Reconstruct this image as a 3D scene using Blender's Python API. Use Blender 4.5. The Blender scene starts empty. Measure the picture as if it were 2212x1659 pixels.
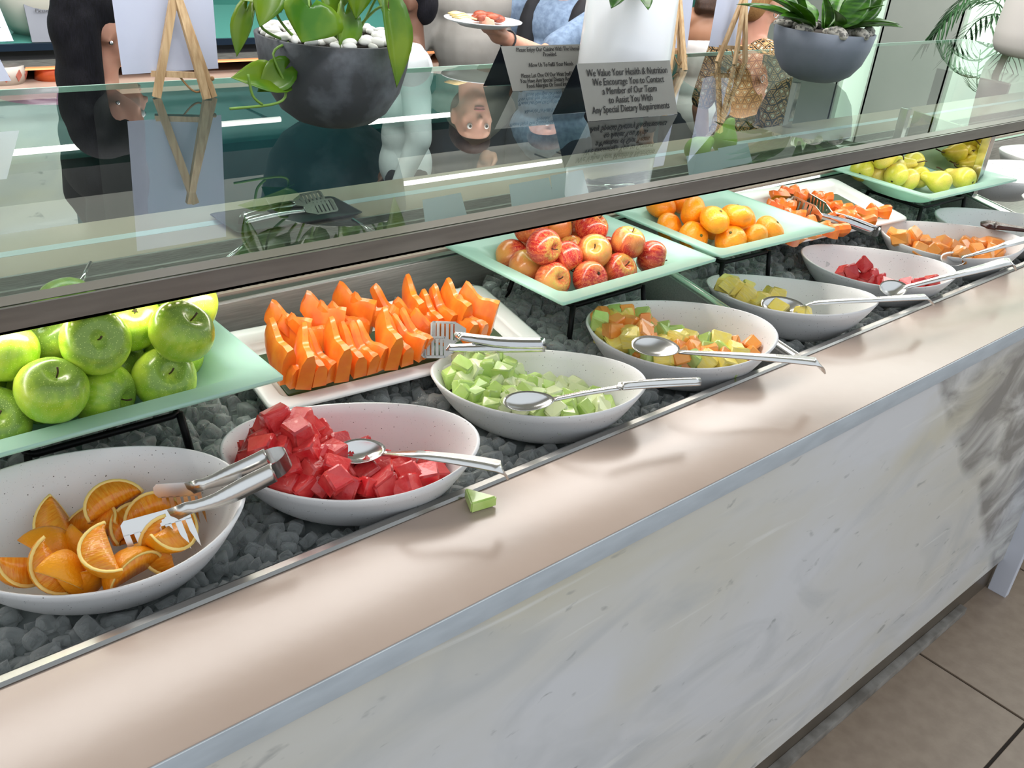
import bpy, bmesh, math, random
from mathutils import Vector, Matrix, Euler
from math import sin, cos, pi, radians

# ---------------------------------------------------------------- camera, world, lights, exposure
SC = bpy.context.scene
COL = SC.collection
H = 1.0                                    # height of the counter top above the floor

cam_data = bpy.data.cameras.new('camera')
cam_data.sensor_fit = 'HORIZONTAL'
cam_data.sensor_width = 36.0
cam_data.lens = 36.0 * 2000.0 / 2212.0
cam_data.clip_start = 0.02
cam = bpy.data.objects.new('camera', cam_data)
COL.objects.link(cam)
rot = Matrix(((0.755359, 0.250020, -0.605741), (-0.649631, 0.407131, -0.642047), (0.086091, 0.878484, 0.469950)))
cam.matrix_world = Matrix.Translation((0, 0, H + 0.70)) @ rot.to_4x4()
SC.camera = cam

world = bpy.data.worlds.new('world')
SC.world = world
world.use_nodes = True
bg = world.node_tree.nodes['Background']
bg.inputs['Color'].default_value = (0.86, 0.93, 1.0, 1)
bg.inputs['Strength'].default_value = 1.0

SC.view_settings.view_transform = 'Standard'
SC.view_settings.look = 'None'
SC.view_settings.gamma = 1.0
SC.view_settings.use_curve_mapping = False
SC.view_settings.exposure = 0.0
SC.cycles.use_denoising = True
SC.cycles.max_bounces = 14
SC.cycles.transparent_max_bounces = 16
SC.cycles.sample_clamp_indirect = 6.0
SC.cycles.caustics_reflective = False
SC.cycles.caustics_refractive = False


def area_light(name, loc, rot, sx, sy, power, color):
    d = bpy.data.lights.new(name, 'AREA')
    d.shape = 'RECTANGLE'
    d.size, d.size_y, d.energy, d.color = sx, sy, power, color
    o = bpy.data.objects.new(name, d)
    o.location, o.rotation_euler = loc, rot
    COL.objects.link(o)
    return o


# LED strips under the front bar of the sneeze guard, unseen fill lights added over the room behind
area_light('bar_led_strip', (1.0, 1.064, H + 0.213), (radians(0), 0, 0), 3.4, 0.012, 3.6, (1.0, 0.93, 0.86))
area_light('bar_led_strip', (3.75, 1.064, H + 0.213), (radians(0), 0, 0), 2.0, 0.012, 2.1, (1.0, 0.93, 0.86))
area_light('room_fill', (1.6, 2.5, H + 1.78), (0, 0, 0), 5.0, 0.8, 120.0, (1.0, 0.97, 0.94))  # added fill for more general light in the room behind
area_light('room_fill', (4.9, 1.6, H + 1.78), (0, 0, 0), 1.6, 2.6, 70.0, (0.97, 1.0, 0.97))  # added fill that lifts the grey right wall

tl = area_light('shelf_fill', (1.6, 0.7, H + 1.72), (radians(62), 0, 0), 4.4, 0.25, 46.0, (0.97, 0.98, 1.0))  # added fill aimed at the cards, signs and people, no actual fixture
tl.data.spread = radians(95)


# ---------------------------------------------------------------- helpers
def lin(c):
    return tuple((v / 255 / 12.92) if v / 255 <= 0.04045 else ((v / 255 + 0.055) / 1.055) ** 2.4 for v in c) + (1.0,)


MATS = {}


def M(name, rgb, rough=0.5, metal=0.0, spec=0.5, trans=0.0, ior=1.45, rgb2=None, scale=20.0, bump=0.0, bscale=None, stretch=None,
      emit=None, coat=0.0, detail=4.0, lo=0.35, hi=0.65, vary=0.0, sss=0.0):
    """Principled material; rgb2 blends in by noise, bump adds fine relief, vary shifts each object's brightness."""
    if name in MATS:
        return MATS[name]
    m = bpy.data.materials.new(name)
    m.use_nodes = True
    nt = m.node_tree
    b = nt.nodes['Principled BSDF']
    b.inputs['Base Color'].default_value = lin(rgb)
    b.inputs['Roughness'].default_value = rough
    b.inputs['Metallic'].default_value = metal
    b.inputs['Specular IOR Level'].default_value = spec
    b.inputs['Transmission Weight'].default_value = trans
    b.inputs['IOR'].default_value = ior
    b.inputs['Coat Weight'].default_value = coat
    if sss:
        b.inputs['Subsurface Weight'].default_value = sss
        b.inputs['Subsurface Radius'].default_value = (0.012, 0.006, 0.003)
        b.inputs['Subsurface Scale'].default_value = 0.6
    tc = nt.nodes.new('ShaderNodeTexCoord')
    mp = nt.nodes.new('ShaderNodeMapping')
    nt.links.new(tc.outputs['Object'], mp.inputs['Vector'])
    if stretch:
        mp.inputs['Scale'].default_value = stretch
    col = None
    if rgb2 is not None:
        n = nt.nodes.new('ShaderNodeTexNoise')
        n.inputs['Scale'].default_value = scale
        n.inputs['Detail'].default_value = detail
        nt.links.new(mp.outputs['Vector'], n.inputs['Vector'])
        mr = nt.nodes.new('ShaderNodeMapRange')
        mr.inputs['From Min'].default_value, mr.inputs['From Max'].default_value = lo, hi
        nt.links.new(n.outputs['Fac'], mr.inputs['Value'])
        mx = nt.nodes.new('ShaderNodeMix')
        mx.data_type = 'RGBA'
        mx.inputs['A'].default_value, mx.inputs['B'].default_value = lin(rgb), lin(rgb2)
        nt.links.new(mr.outputs['Result'], mx.inputs['Factor'])
        col = mx.outputs['Result']
    if vary:
        oi = nt.nodes.new('ShaderNodeObjectInfo')
        mr2 = nt.nodes.new('ShaderNodeMapRange')
        mr2.inputs['To Min'].default_value, mr2.inputs['To Max'].default_value = 1 - vary, 1 + vary
        nt.links.new(oi.outputs['Random'], mr2.inputs['Value'])
        hs = nt.nodes.new('ShaderNodeHueSaturation')
        nt.links.new(mr2.outputs['Result'], hs.inputs['Value'])
        if col is None:
            hs.inputs['Color'].default_value = lin(rgb)
        else:
            nt.links.new(col, hs.inputs['Color'])
        col = hs.outputs['Color']
    if col is not None:
        nt.links.new(col, b.inputs['Base Color'])
    if bump:
        n2 = nt.nodes.new('ShaderNodeTexNoise')
        n2.inputs['Scale'].default_value = bscale or scale * 3
        n2.inputs['Detail'].default_value = 3
        nt.links.new(mp.outputs['Vector'], n2.inputs['Vector'])
        bp = nt.nodes.new('ShaderNodeBump')
        bp.inputs['Strength'].default_value = bump
        bp.inputs['Distance'].default_value = 0.004
        nt.links.new(n2.outputs['Fac'], bp.inputs['Height'])
        nt.links.new(bp.outputs['Normal'], b.inputs['Normal'])
    if emit:
        b.inputs['Emission Color'].default_value = lin(emit[0])
        b.inputs['Emission Strength'].default_value = emit[1]
    MATS[name] = m
    return m


def N(m):
    return m.node_tree.nodes, m.node_tree.links


def put(name, bm, mat, parent=None, smooth=True, mods=None):
    """One mesh object from a bmesh in world coordinates; a child is stored relative to its parent's place."""
    off = Vector((0, 0, 0))
    p = parent
    while p is not None:
        off += p.location
        p = p.parent
    me = bpy.data.meshes.new(name)
    bmesh.ops.recalc_face_normals(bm, faces=bm.faces[:])
    bm.to_mesh(me)
    bm.free()
    if off.length:
        me.transform(Matrix.Translation(-off))
    o = bpy.data.objects.new(name, me)
    if mat is not None:
        me.materials.append(mat)
    if smooth:
        for p in me.polygons:
            p.use_smooth = True
    COL.objects.link(o)
    if parent is not None:
        o.parent = parent
    return o


def shade(o, ang=40):
    """Smooth shading with hard edges past an angle."""
    me = o.data
    bm = bmesh.new()
    bm.from_mesh(me)
    for e in bm.edges:
        if len(e.link_faces) == 2 and e.calc_face_angle(0) > radians(ang):
            e.smooth = False
    bm.to_mesh(me)
    bm.free()
    return o


def tag(o, label, cat, group=None):
    o['label'] = label
    o['category'] = cat
    if group:
        o['group'] = group
    return o


def root(name, loc, label, cat, group=None):
    o = bpy.data.objects.new(name, None)
    o.empty_display_size = 0.05
    o.location = loc
    COL.objects.link(o)
    return tag(o, label, cat, group)


def struct(o):
    o['kind'] = 'structure'
    return o


def copy_tree(src, loc=None, rot=None, scale=None, parent=None):
    c = src.copy()
    COL.objects.link(c)
    if parent is not None:
        c.parent = parent
    if loc is not None:
        c.location = loc
    if rot is not None:
        c.rotation_euler = rot
    if scale is not None:
        c.scale = scale
    for ch in src.children:
        copy_tree(ch, parent=c)
    return c


def box(bm, lo, hi, bev=0.0):
    lo, hi = Vector(lo), Vector(hi)
    r = bmesh.ops.create_cube(bm, size=1.0)
    for v in r['verts']:
        v.co = Vector((lo[i] + (v.co[i] + 0.5) * (hi[i] - lo[i]) for i in range(3)))
    if bev:
        es = list({e for v in r['verts'] for e in v.link_edges})
        bmesh.ops.bevel(bm, geom=es, offset=bev, segments=2, affect='EDGES', profile=0.7)


def hexa(bm, pts):
    """Eight corners: four of the lower face, then four of the upper one."""
    v = [bm.verts.new(p) for p in pts]
    for f in ((3, 2, 1, 0), (4, 5, 6, 7), (0, 1, 5, 4), (1, 2, 6, 5), (2, 3, 7, 6), (3, 0, 4, 7)):
        bm.faces.new([v[i] for i in f])


def prism(bm, outline, z0, z1, axis='z'):
    """Extrude a 2D outline; axis z: (x,y) at z0..z1, axis x: (y,z) at x0..x1."""
    def P(p, h):
        return (p[0], p[1], h) if axis == 'z' else (h, p[0], p[1])
    a = [bm.verts.new(P(p, z0)) for p in outline]
    b = [bm.verts.new(P(p, z1)) for p in outline]
    n = len(outline)
    for i in range(n):
        bm.faces.new((a[i], a[(i + 1) % n], b[(i + 1) % n], b[i]))
    bm.faces.new(a[::-1])
    bm.faces.new(b)


def lathe(bm, prof, c=(0, 0, 0), seg=32, wob=None):
    rings = []
    for r, z in prof:
        if r < 1e-6:
            rings.append([bm.verts.new((c[0], c[1], c[2] + z))])
        else:
            ring = []
            for k in range(seg):
                a = 2 * pi * k / seg
                q = r * (wob(a, z) if wob else 1)
                ring.append(bm.verts.new((c[0] + q * cos(a), c[1] + q * sin(a), c[2] + z)))
            rings.append(ring)
    for A, B in zip(rings, rings[1:]):
        for k in range(seg):
            k2 = (k + 1) % seg
            if len(A) == 1 and len(B) == 1:
                continue
            if len(A) == 1:
                bm.faces.new((A[0], B[k], B[k2]))
            elif len(B) == 1:
                bm.faces.new((A[k], A[k2], B[0]))
            else:
                bm.faces.new((A[k], A[k2], B[k2], B[k]))


def frames(pts, up=Vector((0, 0, 1))):
    out = []
    for i, p in enumerate(pts):
        t = (pts[min(i + 1, len(pts) - 1)] - pts[max(i - 1, 0)]).normalized()
        s = t.cross(up)
        if s.length < 1e-4:
            s = t.cross(Vector((1, 0, 0)))
        s.normalize()
        out.append((p, t, s, s.cross(t).normalized()))
    return out


def smooth_path(pts, n=6):
    pts = [Vector(p) for p in pts]
    if len(pts) < 3:
        return pts
    out = []
    for i in range(len(pts) - 1):
        p0, p1, p2, p3 = pts[max(i - 1, 0)], pts[i], pts[i + 1], pts[min(i + 2, len(pts) - 1)]
        for k in range(n):
            t = k / n
            out.append(0.5 * ((2 * p1) + (p2 - p0) * t + (2 * p0 - 5 * p1 + 4 * p2 - p3) * t * t + (3 * p1 - p0 - 3 * p2 + p3) * t ** 3))
    out.append(pts[-1])
    return out


def tube(bm, pts, r, seg=8):
    """Round tube along a path; r is a number or one radius per point."""
    pts = [Vector(p) for p in pts]
    rs = r if isinstance(r, (list, tuple)) else [r] * len(pts)
    if len(rs) != len(pts):
        rs = [rs[0] + (rs[-1] - rs[0]) * i / (len(pts) - 1) for i in range(len(pts))]
    rings = []
    for (p, t, s, u), q in zip(frames(pts), rs):
        rings.append([bm.verts.new(p + s * q * cos(2 * pi * k / seg) + u * q * sin(2 * pi * k / seg)) for k in range(seg)])
    for A, B in zip(rings, rings[1:]):
        for k in range(seg):
            bm.faces.new((A[k], A[(k + 1) % seg], B[(k + 1) % seg], B[k]))
    bm.faces.new(rings[0][::-1])
    bm.faces.new(rings[-1])


def strip(bm, pts, widths, thick, up):
    """Flat bar along a path, its width across, its thickness along up."""
    pts = [Vector(p) for p in pts]
    if isinstance(widths, (int, float)):
        widths = [widths] * len(pts)
    if len(widths) != len(pts):
        w0 = widths
        widths = []
        for i in range(len(pts)):
            x = i / (len(pts) - 1) * (len(w0) - 1)
            k = min(int(x), len(w0) - 2)
            widths.append(w0[k] + (w0[k + 1] - w0[k]) * (x - k))
    rings = []
    for (p, t, s, u), w in zip(frames(pts, Vector(up)), widths):
        h = thick / 2
        rings.append([bm.verts.new(p + s * a * w / 2 + u * b * h) for a, b in ((-1, -1), (1, -1), (1, 1), (-1, 1))])
    for A, B in zip(rings, rings[1:]):
        for k in range(4):
            bm.faces.new((A[k], A[(k + 1) % 4], B[(k + 1) % 4], B[k]))
    bm.faces.new(rings[0][::-1])
    bm.faces.new(rings[-1])


def ball(bm, c, r, seg=16, rot=None):
    """Ellipsoid: r is a number or three radii."""
    r = (r, r, r) if isinstance(r, (int, float)) else r
    res = bmesh.ops.create_uvsphere(bm, u_segments=seg, v_segments=max(6, seg // 2 + 2), radius=1.0)
    R = rot.to_matrix() if rot else Matrix.Identity(3)
    for v in res['verts']:
        v.co = R @ Vector((v.co[0] * r[0], v.co[1] * r[1], v.co[2] * r[2])) + Vector(c)


def capsule(bm, a, b, ra, rb, seg=14):
    a, b = Vector(a), Vector(b)
    n = 5
    pts, rs = [], []
    d = (b - a)
    L = max(d.length, 1e-5)
    t = d / L
    for k in range(n):
        x = -cos(pi / 2 * k / (n - 1))
        pts.append(a + t * ra * x)
        rs.append(max(ra * math.sqrt(max(0, 1 - x * x)), ra * 0.12))
    for k in range(n):
        x = sin(pi / 2 * k / (n - 1))
        pts.append(b + t * rb * x)
        rs.append(max(rb * math.sqrt(max(0, 1 - x * x)), rb * 0.12))
    tube(bm, pts, rs, seg)


def fused(name, bm, mat, parent, voxel=0.008, smooth_it=4):
    """One continuous skin out of overlapping shapes (voxel remesh, then smoothing)."""
    o = put(name, bm, mat, parent)
    r = o.modifiers.new('remesh', 'REMESH')
    r.mode = 'VOXEL'
    r.voxel_size = voxel
    r.use_smooth_shade = True
    s = o.modifiers.new('smooth', 'SMOOTH')
    s.factor, s.iterations = 0.5, smooth_it
    dg = bpy.context.evaluated_depsgraph_get()
    me = bpy.data.meshes.new_from_object(o.evaluated_get(dg))
    o.modifiers.clear()
    old = o.data
    o.data = me
    bpy.data.meshes.remove(old)
    if not me.materials:
        me.materials.append(mat)
    return o


def text_mesh(name, body, size, mat, parent, origin, xdir, ydir, align='CENTER', extrude=0.0004, narrow=1.0, lift=0.0006):
    """Flat raised lettering, one mesh per line of writing."""
    c = bpy.data.curves.new(name, 'FONT')
    c.body, c.size, c.align_x, c.align_y = body, size, align, 'CENTER'
    c.extrude = extrude
    c.resolution_u = 2
    o = bpy.data.objects.new(name, c)
    COL.objects.link(o)
    dg = bpy.context.evaluated_depsgraph_get()
    me = bpy.data.meshes.new_from_object(o.evaluated_get(dg))
    bpy.data.objects.remove(o)
    bpy.data.curves.remove(c)
    X, Y = Vector(xdir).normalized(), Vector(ydir).normalized()
    Z = X.cross(Y).normalized()
    R = Matrix((X * narrow, Y, Z)).transposed().to_4x4()
    off = Vector((0, 0, 0))
    p = parent
    while p is not None:
        off += p.location
        p = p.parent
    me.transform(Matrix.Translation(Vector(origin) + Z * lift - off) @ R)
    me.materials.clear()
    me.materials.append(mat)
    t = bpy.data.objects.new(name, me)
    COL.objects.link(t)
    t.parent = parent
    return t


ORD = ['first', 'second', 'third', 'fourth', 'fifth', 'sixth', 'seventh', 'eighth', 'ninth', 'tenth', 'eleventh', 'twelfth', 'thirteenth',
       'fourteenth', 'fifteenth', 'sixteenth', 'seventeenth', 'eighteenth', 'nineteenth', 'twentieth']
RND = random.Random(7)

# ---------------------------------------------------------------- placements (metres; z above the counter top)
D = {
    'green': [[0.2495, 1.0953, 0.1072, 0, 1], [0.3079, 1.0577, 0.1072, 0, 3], [0.3842, 1.0577, 0.1072, 0, 5], [0.4253, 1.1195, 0.1072, 0, 6], [0.2458, 1.0311, 0.1422, 0, 2], [0.2163, 1.1657, 0.1625, 2, 0], [0.2144, 1.0905, 0.1765, 1, 2], [0.2824, 1.1644, 0.1082, 1, 3], [0.4057, 1.0393, 0.1758, 1, 5], [0.4417, 1.1051, 0.1797, 1, 6], [0.4642, 1.173, 0.1504, 2, 5], [0.3065, 1.0552, 0.1824, 1, 4], [0.366, 1.1043, 0.178, 2, 4], [0.2801, 1.1274, 0.1739, 2, 1], [0.3179, 1.1939, 0.1699, 2, 2], [0.3891, 1.1727, 0.15, 2, 3], [0.3458, 1.1217, 0.1072, 0, 4], [0.1405, 1.0923, 0.1563, 1, 0], [0.1847, 1.0577, 0.1072, 0, 0], [0.1847, 1.1312, 0.1072, 1, 1]],
    'red': [[1.1056, 1.2051, 0.0989, 1, 0], [1.0874, 1.1476, 0.0996, 1, 1], [1.0846, 1.1041, 0.1535, 2, 1], [1.1374, 1.1961, 0.1494, 2, 0], [1.1978, 1.1889, 0.1492, 2, 2], [1.2367, 1.138, 0.1563, 2, 4], [1.1972, 1.1422, 0.1102, 1, 4], [1.1382, 1.1014, 0.1248, 1, 3], [1.0894, 1.0777, 0.0989, 0, 0], [1.1575, 1.0509, 0.0989, 0, 1], [1.1963, 1.0852, 0.1304, 0, 2], [1.2636, 1.1209, 0.1047, 0, 3], [1.2341, 1.0509, 0.0989, 0, 4], [1.2711, 1.0731, 0.1402, 1, 5], [1.317, 1.0485, 0.1102, 0, 5], [1.2546, 1.1969, 0.1314, 2, 3], [1.169, 1.2051, 0.0989, 1, 2]],
    'mand': [[1.5486, 1.2301, 0.1261, 1, 0], [1.5659, 1.1577, 0.1329, 1, 3], [1.6133, 1.2298, 0.1326, 1, 2], [1.5312, 1.1838, 0.0947, 1, 1], [1.5574, 1.0928, 0.1357, 1, 5], [1.6245, 1.1388, 0.1026, 0, 1], [1.6231, 1.0886, 0.1353, 0, 3], [1.7256, 1.1334, 0.0952, 0, 4], [1.7315, 1.0684, 0.0952, 0, 6], [1.5914, 1.0675, 0.0947, 0, 2], [1.656, 1.0574, 0.0952, 0, 5], [1.5312, 1.1181, 0.0947, 0, 0], [1.6485, 1.2018, 0.0947, 1, 4]],
    'pears': [[2.3656, 1.2224, 0.1151, 1, 0], [2.4012, 1.1932, 0.1529, 1, 2], [2.42, 1.2066, 0.0984, 1, 1], [2.4167, 1.1499, 0.1157, 0, 0], [2.5664, 1.1838, 0.1247, 1, 4], [2.4722, 1.1413, 0.0984, 0, 1], [2.5345, 1.1421, 0.0984, 0, 2], [2.5386, 1.0821, 0.0991, 0, 3], [2.6562, 1.07, 0.099, 0, 4], [2.512, 1.2054, 0.1149, 1, 3]],
    'bowls': [[0.2329, 0.9049, 0.0515, -0.4765, 0.0453, 0.2106], [0.5531, 0.8776, 0.0446, -0.6112, 0.0486, 0.0781], [0.8966, 0.8945, 0.04, -0.8081, 0.0552, 0.0297], [1.2278, 0.8863, 0.0461, -0.8123, 0.0455, 0.1523], [1.5918, 0.9041, 0.0361, -1.0111, 0.0649, -0.0271], [1.9303, 0.9049, 0.0348, -0.9677, 0.0267, 0.067], [2.2693, 0.9, 0.0429, -1.0048, 0.0631, 0.1048], [2.5648, 0.9057, 0.0348, -0.9641, 0.0395, 0.0874]],
    'bshape': [0.1669, 0.1064, -0.037, 0.0057, 0.0004],
    'wedges': [[0.2661, 0.9462, 0.03], [0.301, 0.9053, 0.03], [0.2077, 0.9546, 0.012], [0.2489, 0.9437, 0.008], [0.278, 0.9208, 0.01], [0.1941, 0.915, 0.012], [0.224, 0.9018, 0.0], [0.1514, 0.8841, 0.022], [0.1603, 0.8528, 0.022], [0.1815, 0.8416, 0.022], [0.2065, 0.8504, 0.01], [0.2553, 0.8476, 0.012], [0.2459, 0.813, 0.022], [0.2915, 0.8203, 0.02], [0.3149, 0.8118, 0.028], [0.2088, 0.7937, 0.03], [0.2941, 0.9022, 0.0]],
    'wm2': [[1.8668, 0.9435, 0.01], [1.8687, 0.9266, 0.02], [1.8921, 0.915, 0.035], [1.8926, 0.9235, -0.0], [1.8933, 0.9, 0.005], [1.925, 0.8905, 0.0], [1.9152, 0.905, 0.01], [1.8769, 0.8453, 0.015], [1.9253, 0.8248, 0.015], [1.9356, 0.8025, 0.02], [1.9527, 0.7883, 0.025]],
    'cant': [[2.1879, 1.008, 0.03], [2.1902, 0.9881, 0.03], [2.1505, 0.9787, 0.03], [2.2034, 0.9651, 0.04], [2.191, 0.967, 0.02], [2.2322, 0.946, 0.02], [2.2401, 0.9242, 0.015], [2.2894, 0.9204, 0.02], [2.2401, 0.9062, 0.015], [2.2754, 0.8879, 0.015], [2.3123, 0.8761, 0.015], [2.3461, 0.8878, 0.02], [2.2996, 0.8424, 0.02], [2.3613, 0.8651, 0.02], [2.378, 0.8492, 0.02], [2.3297, 0.8118, 0.025], [2.3808, 0.8246, 0.03], [2.2079, 0.8427, 0.03], [2.2569, 0.8033, 0.03], [2.1833, 0.9027, 0.02], [2.1717, 0.9264, 0.02]],
    'pine': [[1.4862, 0.9854, 0.05], [1.5101, 0.978, 0.03], [1.4553, 0.989, 0.045], [1.5112, 0.9559, 0.03], [1.5198, 0.9404, 0.02], [1.5456, 0.9366, 0.02], [1.574, 0.9342, 0.02], [1.5957, 0.9303, 0.02], [1.5229, 0.8818, 0.02], [1.5391, 0.8369, 0.03], [1.5441, 0.9757, 0.03], [1.5166, 0.9689, 0.02], [1.5207, 0.9242, 0.02]],
    'papaya': [[[0.564, 1.0686, 0.0439], [0.5651, 1.129, 0.0985]], [[0.5715, 1.0555, 0.0418], [0.5671, 1.0985, 0.0936]], [[0.5782, 1.0475, 0.0405], [0.5911, 1.0882, 0.092]], [[0.603, 1.0447, 0.04], [0.6061, 1.0908, 0.0924]], [[0.6239, 1.0462, 0.0403], [0.6165, 1.0903, 0.0923]], [[0.6374, 1.0401, 0.0393], [0.6432, 1.0922, 0.0926]], [[0.6691, 1.0396, 0.0392], [0.6726, 1.0973, 0.0935]], [[0.6906, 1.0388, 0.0391], [0.6848, 1.0922, 0.0926]], [[0.7087, 1.0411, 0.0395], [0.6945, 1.0882, 0.092]], [[0.7217, 1.0353, 0.0385], [0.7292, 1.0904, 0.0923]], [[0.7516, 1.0352, 0.0385], [0.7525, 1.092, 0.0926]], [[0.7818, 1.038, 0.039], [0.7628, 1.0765, 0.0901]], [[0.7951, 1.0404, 0.0393], [0.7827, 1.0825, 0.0911]], [[0.6226, 1.1185, 0.0518], [0.6025, 1.1359, 0.0996]], [[0.6478, 1.1209, 0.0522], [0.6162, 1.1302, 0.0987]], [[0.6593, 1.1267, 0.0531], [0.6357, 1.1289, 0.0985]], [[0.6867, 1.1245, 0.0528], [0.6647, 1.1391, 0.1001]], [[0.7027, 1.1273, 0.0533], [0.6811, 1.1381, 0.1]], [[0.7155, 1.1261, 0.0531], [0.689, 1.1349, 0.0995]], [[0.7353, 1.1276, 0.0533], [0.7024, 1.1338, 0.0993]], [[0.7464, 1.1314, 0.0539], [0.7335, 1.1458, 0.1012]], [[0.7782, 1.1326, 0.0541], [0.7494, 1.1439, 0.1009]], [[0.8029, 1.1223, 0.0524], [0.7935, 1.1399, 0.1003]], [[0.8112, 1.1144, 0.0512], [0.7739, 1.1005, 0.094]], [[0.8215, 1.1028, 0.0493], [0.8287, 1.1383, 0.1]], [[0.8374, 1.099, 0.0487], [0.813, 1.1067, 0.095]], [[0.8456, 1.078, 0.0454], [0.8531, 1.1411, 0.1005]], [[0.8703, 1.0793, 0.0456], [0.8679, 1.1354, 0.0995]], [[0.8861, 1.0682, 0.0438], [0.8833, 1.1263, 0.0981]], [[0.88, 1.0416, 0.0395], [0.8823, 1.0866, 0.0917]], [[0.9008, 1.0371, 0.0388], [0.8889, 1.0764, 0.0901]], [[0.9333, 1.0528, 0.0413], [0.9091, 1.0837, 0.0913]], [[0.8441, 1.057, 0.042], [0.8139, 1.0698, 0.089]]],
    'papaya2': [[[1.9361, 1.1721, 0.0784], [1.8726, 1.1752, 0.1089]], [[1.9534, 1.1542, 0.0756], [1.9074, 1.1899, 0.1113]], [[1.9404, 1.1138, 0.0691], [1.9133, 1.1505, 0.105]], [[1.8847, 1.1148, 0.0693], [1.8484, 1.1505, 0.105]], [[2.0127, 1.2132, 0.085], [1.9726, 1.2096, 0.1144]], [[2.0571, 1.2133, 0.085], [2.0276, 1.2152, 0.1153]], [[2.0561, 1.187, 0.0808], [1.9994, 1.1758, 0.109]], [[2.1144, 1.1563, 0.0759], [2.0819, 1.1783, 0.1094]], [[2.0951, 1.1229, 0.0705], [2.0399, 1.1431, 0.1038]], [[2.1119, 1.0996, 0.0668], [2.0645, 1.1255, 0.101]], [[2.0624, 1.0948, 0.0661], [1.9766, 1.0939, 0.0959]], [[2.085, 1.0625, 0.0609], [2.0349, 1.0834, 0.0942]], [[2.1076, 1.0303, 0.0557], [2.0405, 1.0567, 0.09]], [[2.1625, 1.0503, 0.0589], [2.1097, 1.0912, 0.0955]], [[2.2188, 1.0505, 0.059], [2.1616, 1.0886, 0.0951]], [[1.9446, 1.0834, 0.0642], [1.9062, 1.0987, 0.0967]], [[1.9481, 1.0465, 0.0583], [1.9066, 1.0793, 0.0936]], [[1.9999, 1.0412, 0.0575], [1.9328, 1.0711, 0.0922]], [[2.059, 1.0659, 0.0614], [1.9851, 1.0667, 0.0915]], [[1.8927, 1.0417, 0.0576], [1.8174, 1.0498, 0.0888]], [[1.9446, 1.0312, 0.0559], [1.8835, 1.0443, 0.088]], [[1.8394, 1.0438, 0.0579], [1.7713, 1.0425, 0.0877]], [[1.8025, 1.0473, 0.0585], [1.7324, 1.0335, 0.0862]], [[2.0929, 1.184, 0.0803], [2.0243, 1.1737, 0.1087]]],
    'tray2': [[1.7426, 1.0199, 0.0541], [2.3212, 1.0395, 0.0572], [2.1853, 1.2031, 0.0834], [1.6704, 1.1728, 0.0785]],
    'spoons': [{"bowl": [0.5462, 0.8447, 0.055], "ax": [[0.5208, 0.8642, 0.052], [0.5726, 0.8298, 0.058]], "w": 0.034, "h": [[0.5628, 0.8195, 0.06], [0.5799, 0.7726, 0.078], [0.6231, 0.735, 0.075], [0.6486, 0.7114, 0.072], [0.6573, 0.7019, 0.07], [0.6676, 0.704, 0.054]], "hw": [0.008, 0.012, 0.018, 0.02, 0.02, 0.018]}, {"bowl": [0.8231, 0.8338, 0.05], "ax": [[0.7955, 0.8551, 0.048], [0.8572, 0.8138, 0.054]], "w": 0.032, "h": [[0.8539, 0.8142, 0.054], [0.8877, 0.7891, 0.066], [0.9298, 0.7614, 0.076], [0.937, 0.7592, 0.078], [0.9951, 0.7422, 0.074], [1.0623, 0.7165, 0.07]], "hw": [0.007, 0.008, 0.009, 0.015, 0.017, 0.015]}, {"bowl": [1.1086, 0.8435, 0.062], "ax": [[1.0885, 0.8761, 0.06], [1.125, 0.8049, 0.066]], "w": 0.04, "h": [[1.1187, 0.8039, 0.068], [1.1596, 0.7495, 0.076], [1.2416, 0.6989, 0.07], [1.2839, 0.6666, 0.068], [1.2959, 0.6563, 0.066], [1.3187, 0.6589, 0.045]], "hw": [0.008, 0.012, 0.018, 0.021, 0.021, 0.018]}, {"bowl": [1.5197, 0.8728, 0.035], "ax": [[1.4905, 0.9019, 0.035], [1.543, 0.8391, 0.04]], "w": 0.042, "h": [[1.5332, 0.8394, 0.042], [1.5376, 0.8178, 0.058], [1.6356, 0.7595, 0.066], [1.7478, 0.7177, 0.064], [1.7672, 0.7096, 0.062], [1.7937, 0.7081, 0.045]], "hw": [0.008, 0.01, 0.013, 0.016, 0.017, 0.015]}, {"bowl": [1.8348, 0.8102, 0.03], "ax": [[1.8063, 0.8197, 0.026], [1.8629, 0.7956, 0.036]], "w": 0.042, "h": [[1.8427, 0.7952, 0.036], [1.9147, 0.7475, 0.062], [2.0223, 0.7207, 0.072], [2.1209, 0.7117, 0.072], [2.1394, 0.7047, 0.07], [2.1535, 0.6995, 0.055]], "hw": [0.01, 0.014, 0.02, 0.024, 0.024, 0.02]}, {"bowl": [2.1733, 0.8414, 0.025], "ax": [[2.1289, 0.8475, 0.024], [2.2124, 0.8334, 0.03]], "w": 0.04, "h": [[2.1689, 0.8248, 0.036], [2.1924, 0.7932, 0.055], [2.242, 0.7755, 0.066], [2.2726, 0.7685, 0.07], [2.3814, 0.7596, 0.07], [2.4952, 0.7482, 0.066]], "hw": [0.009, 0.01, 0.012, 0.018, 0.02, 0.02]}],
    'ladle': [[2.3695, 0.882, 0.07], [2.3852, 0.8524, 0.072], [2.4133, 0.7946, 0.075], [2.4603, 0.7279, 0.078]],
    'melon': [0.6488, 0.7285, 0.0],
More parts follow.
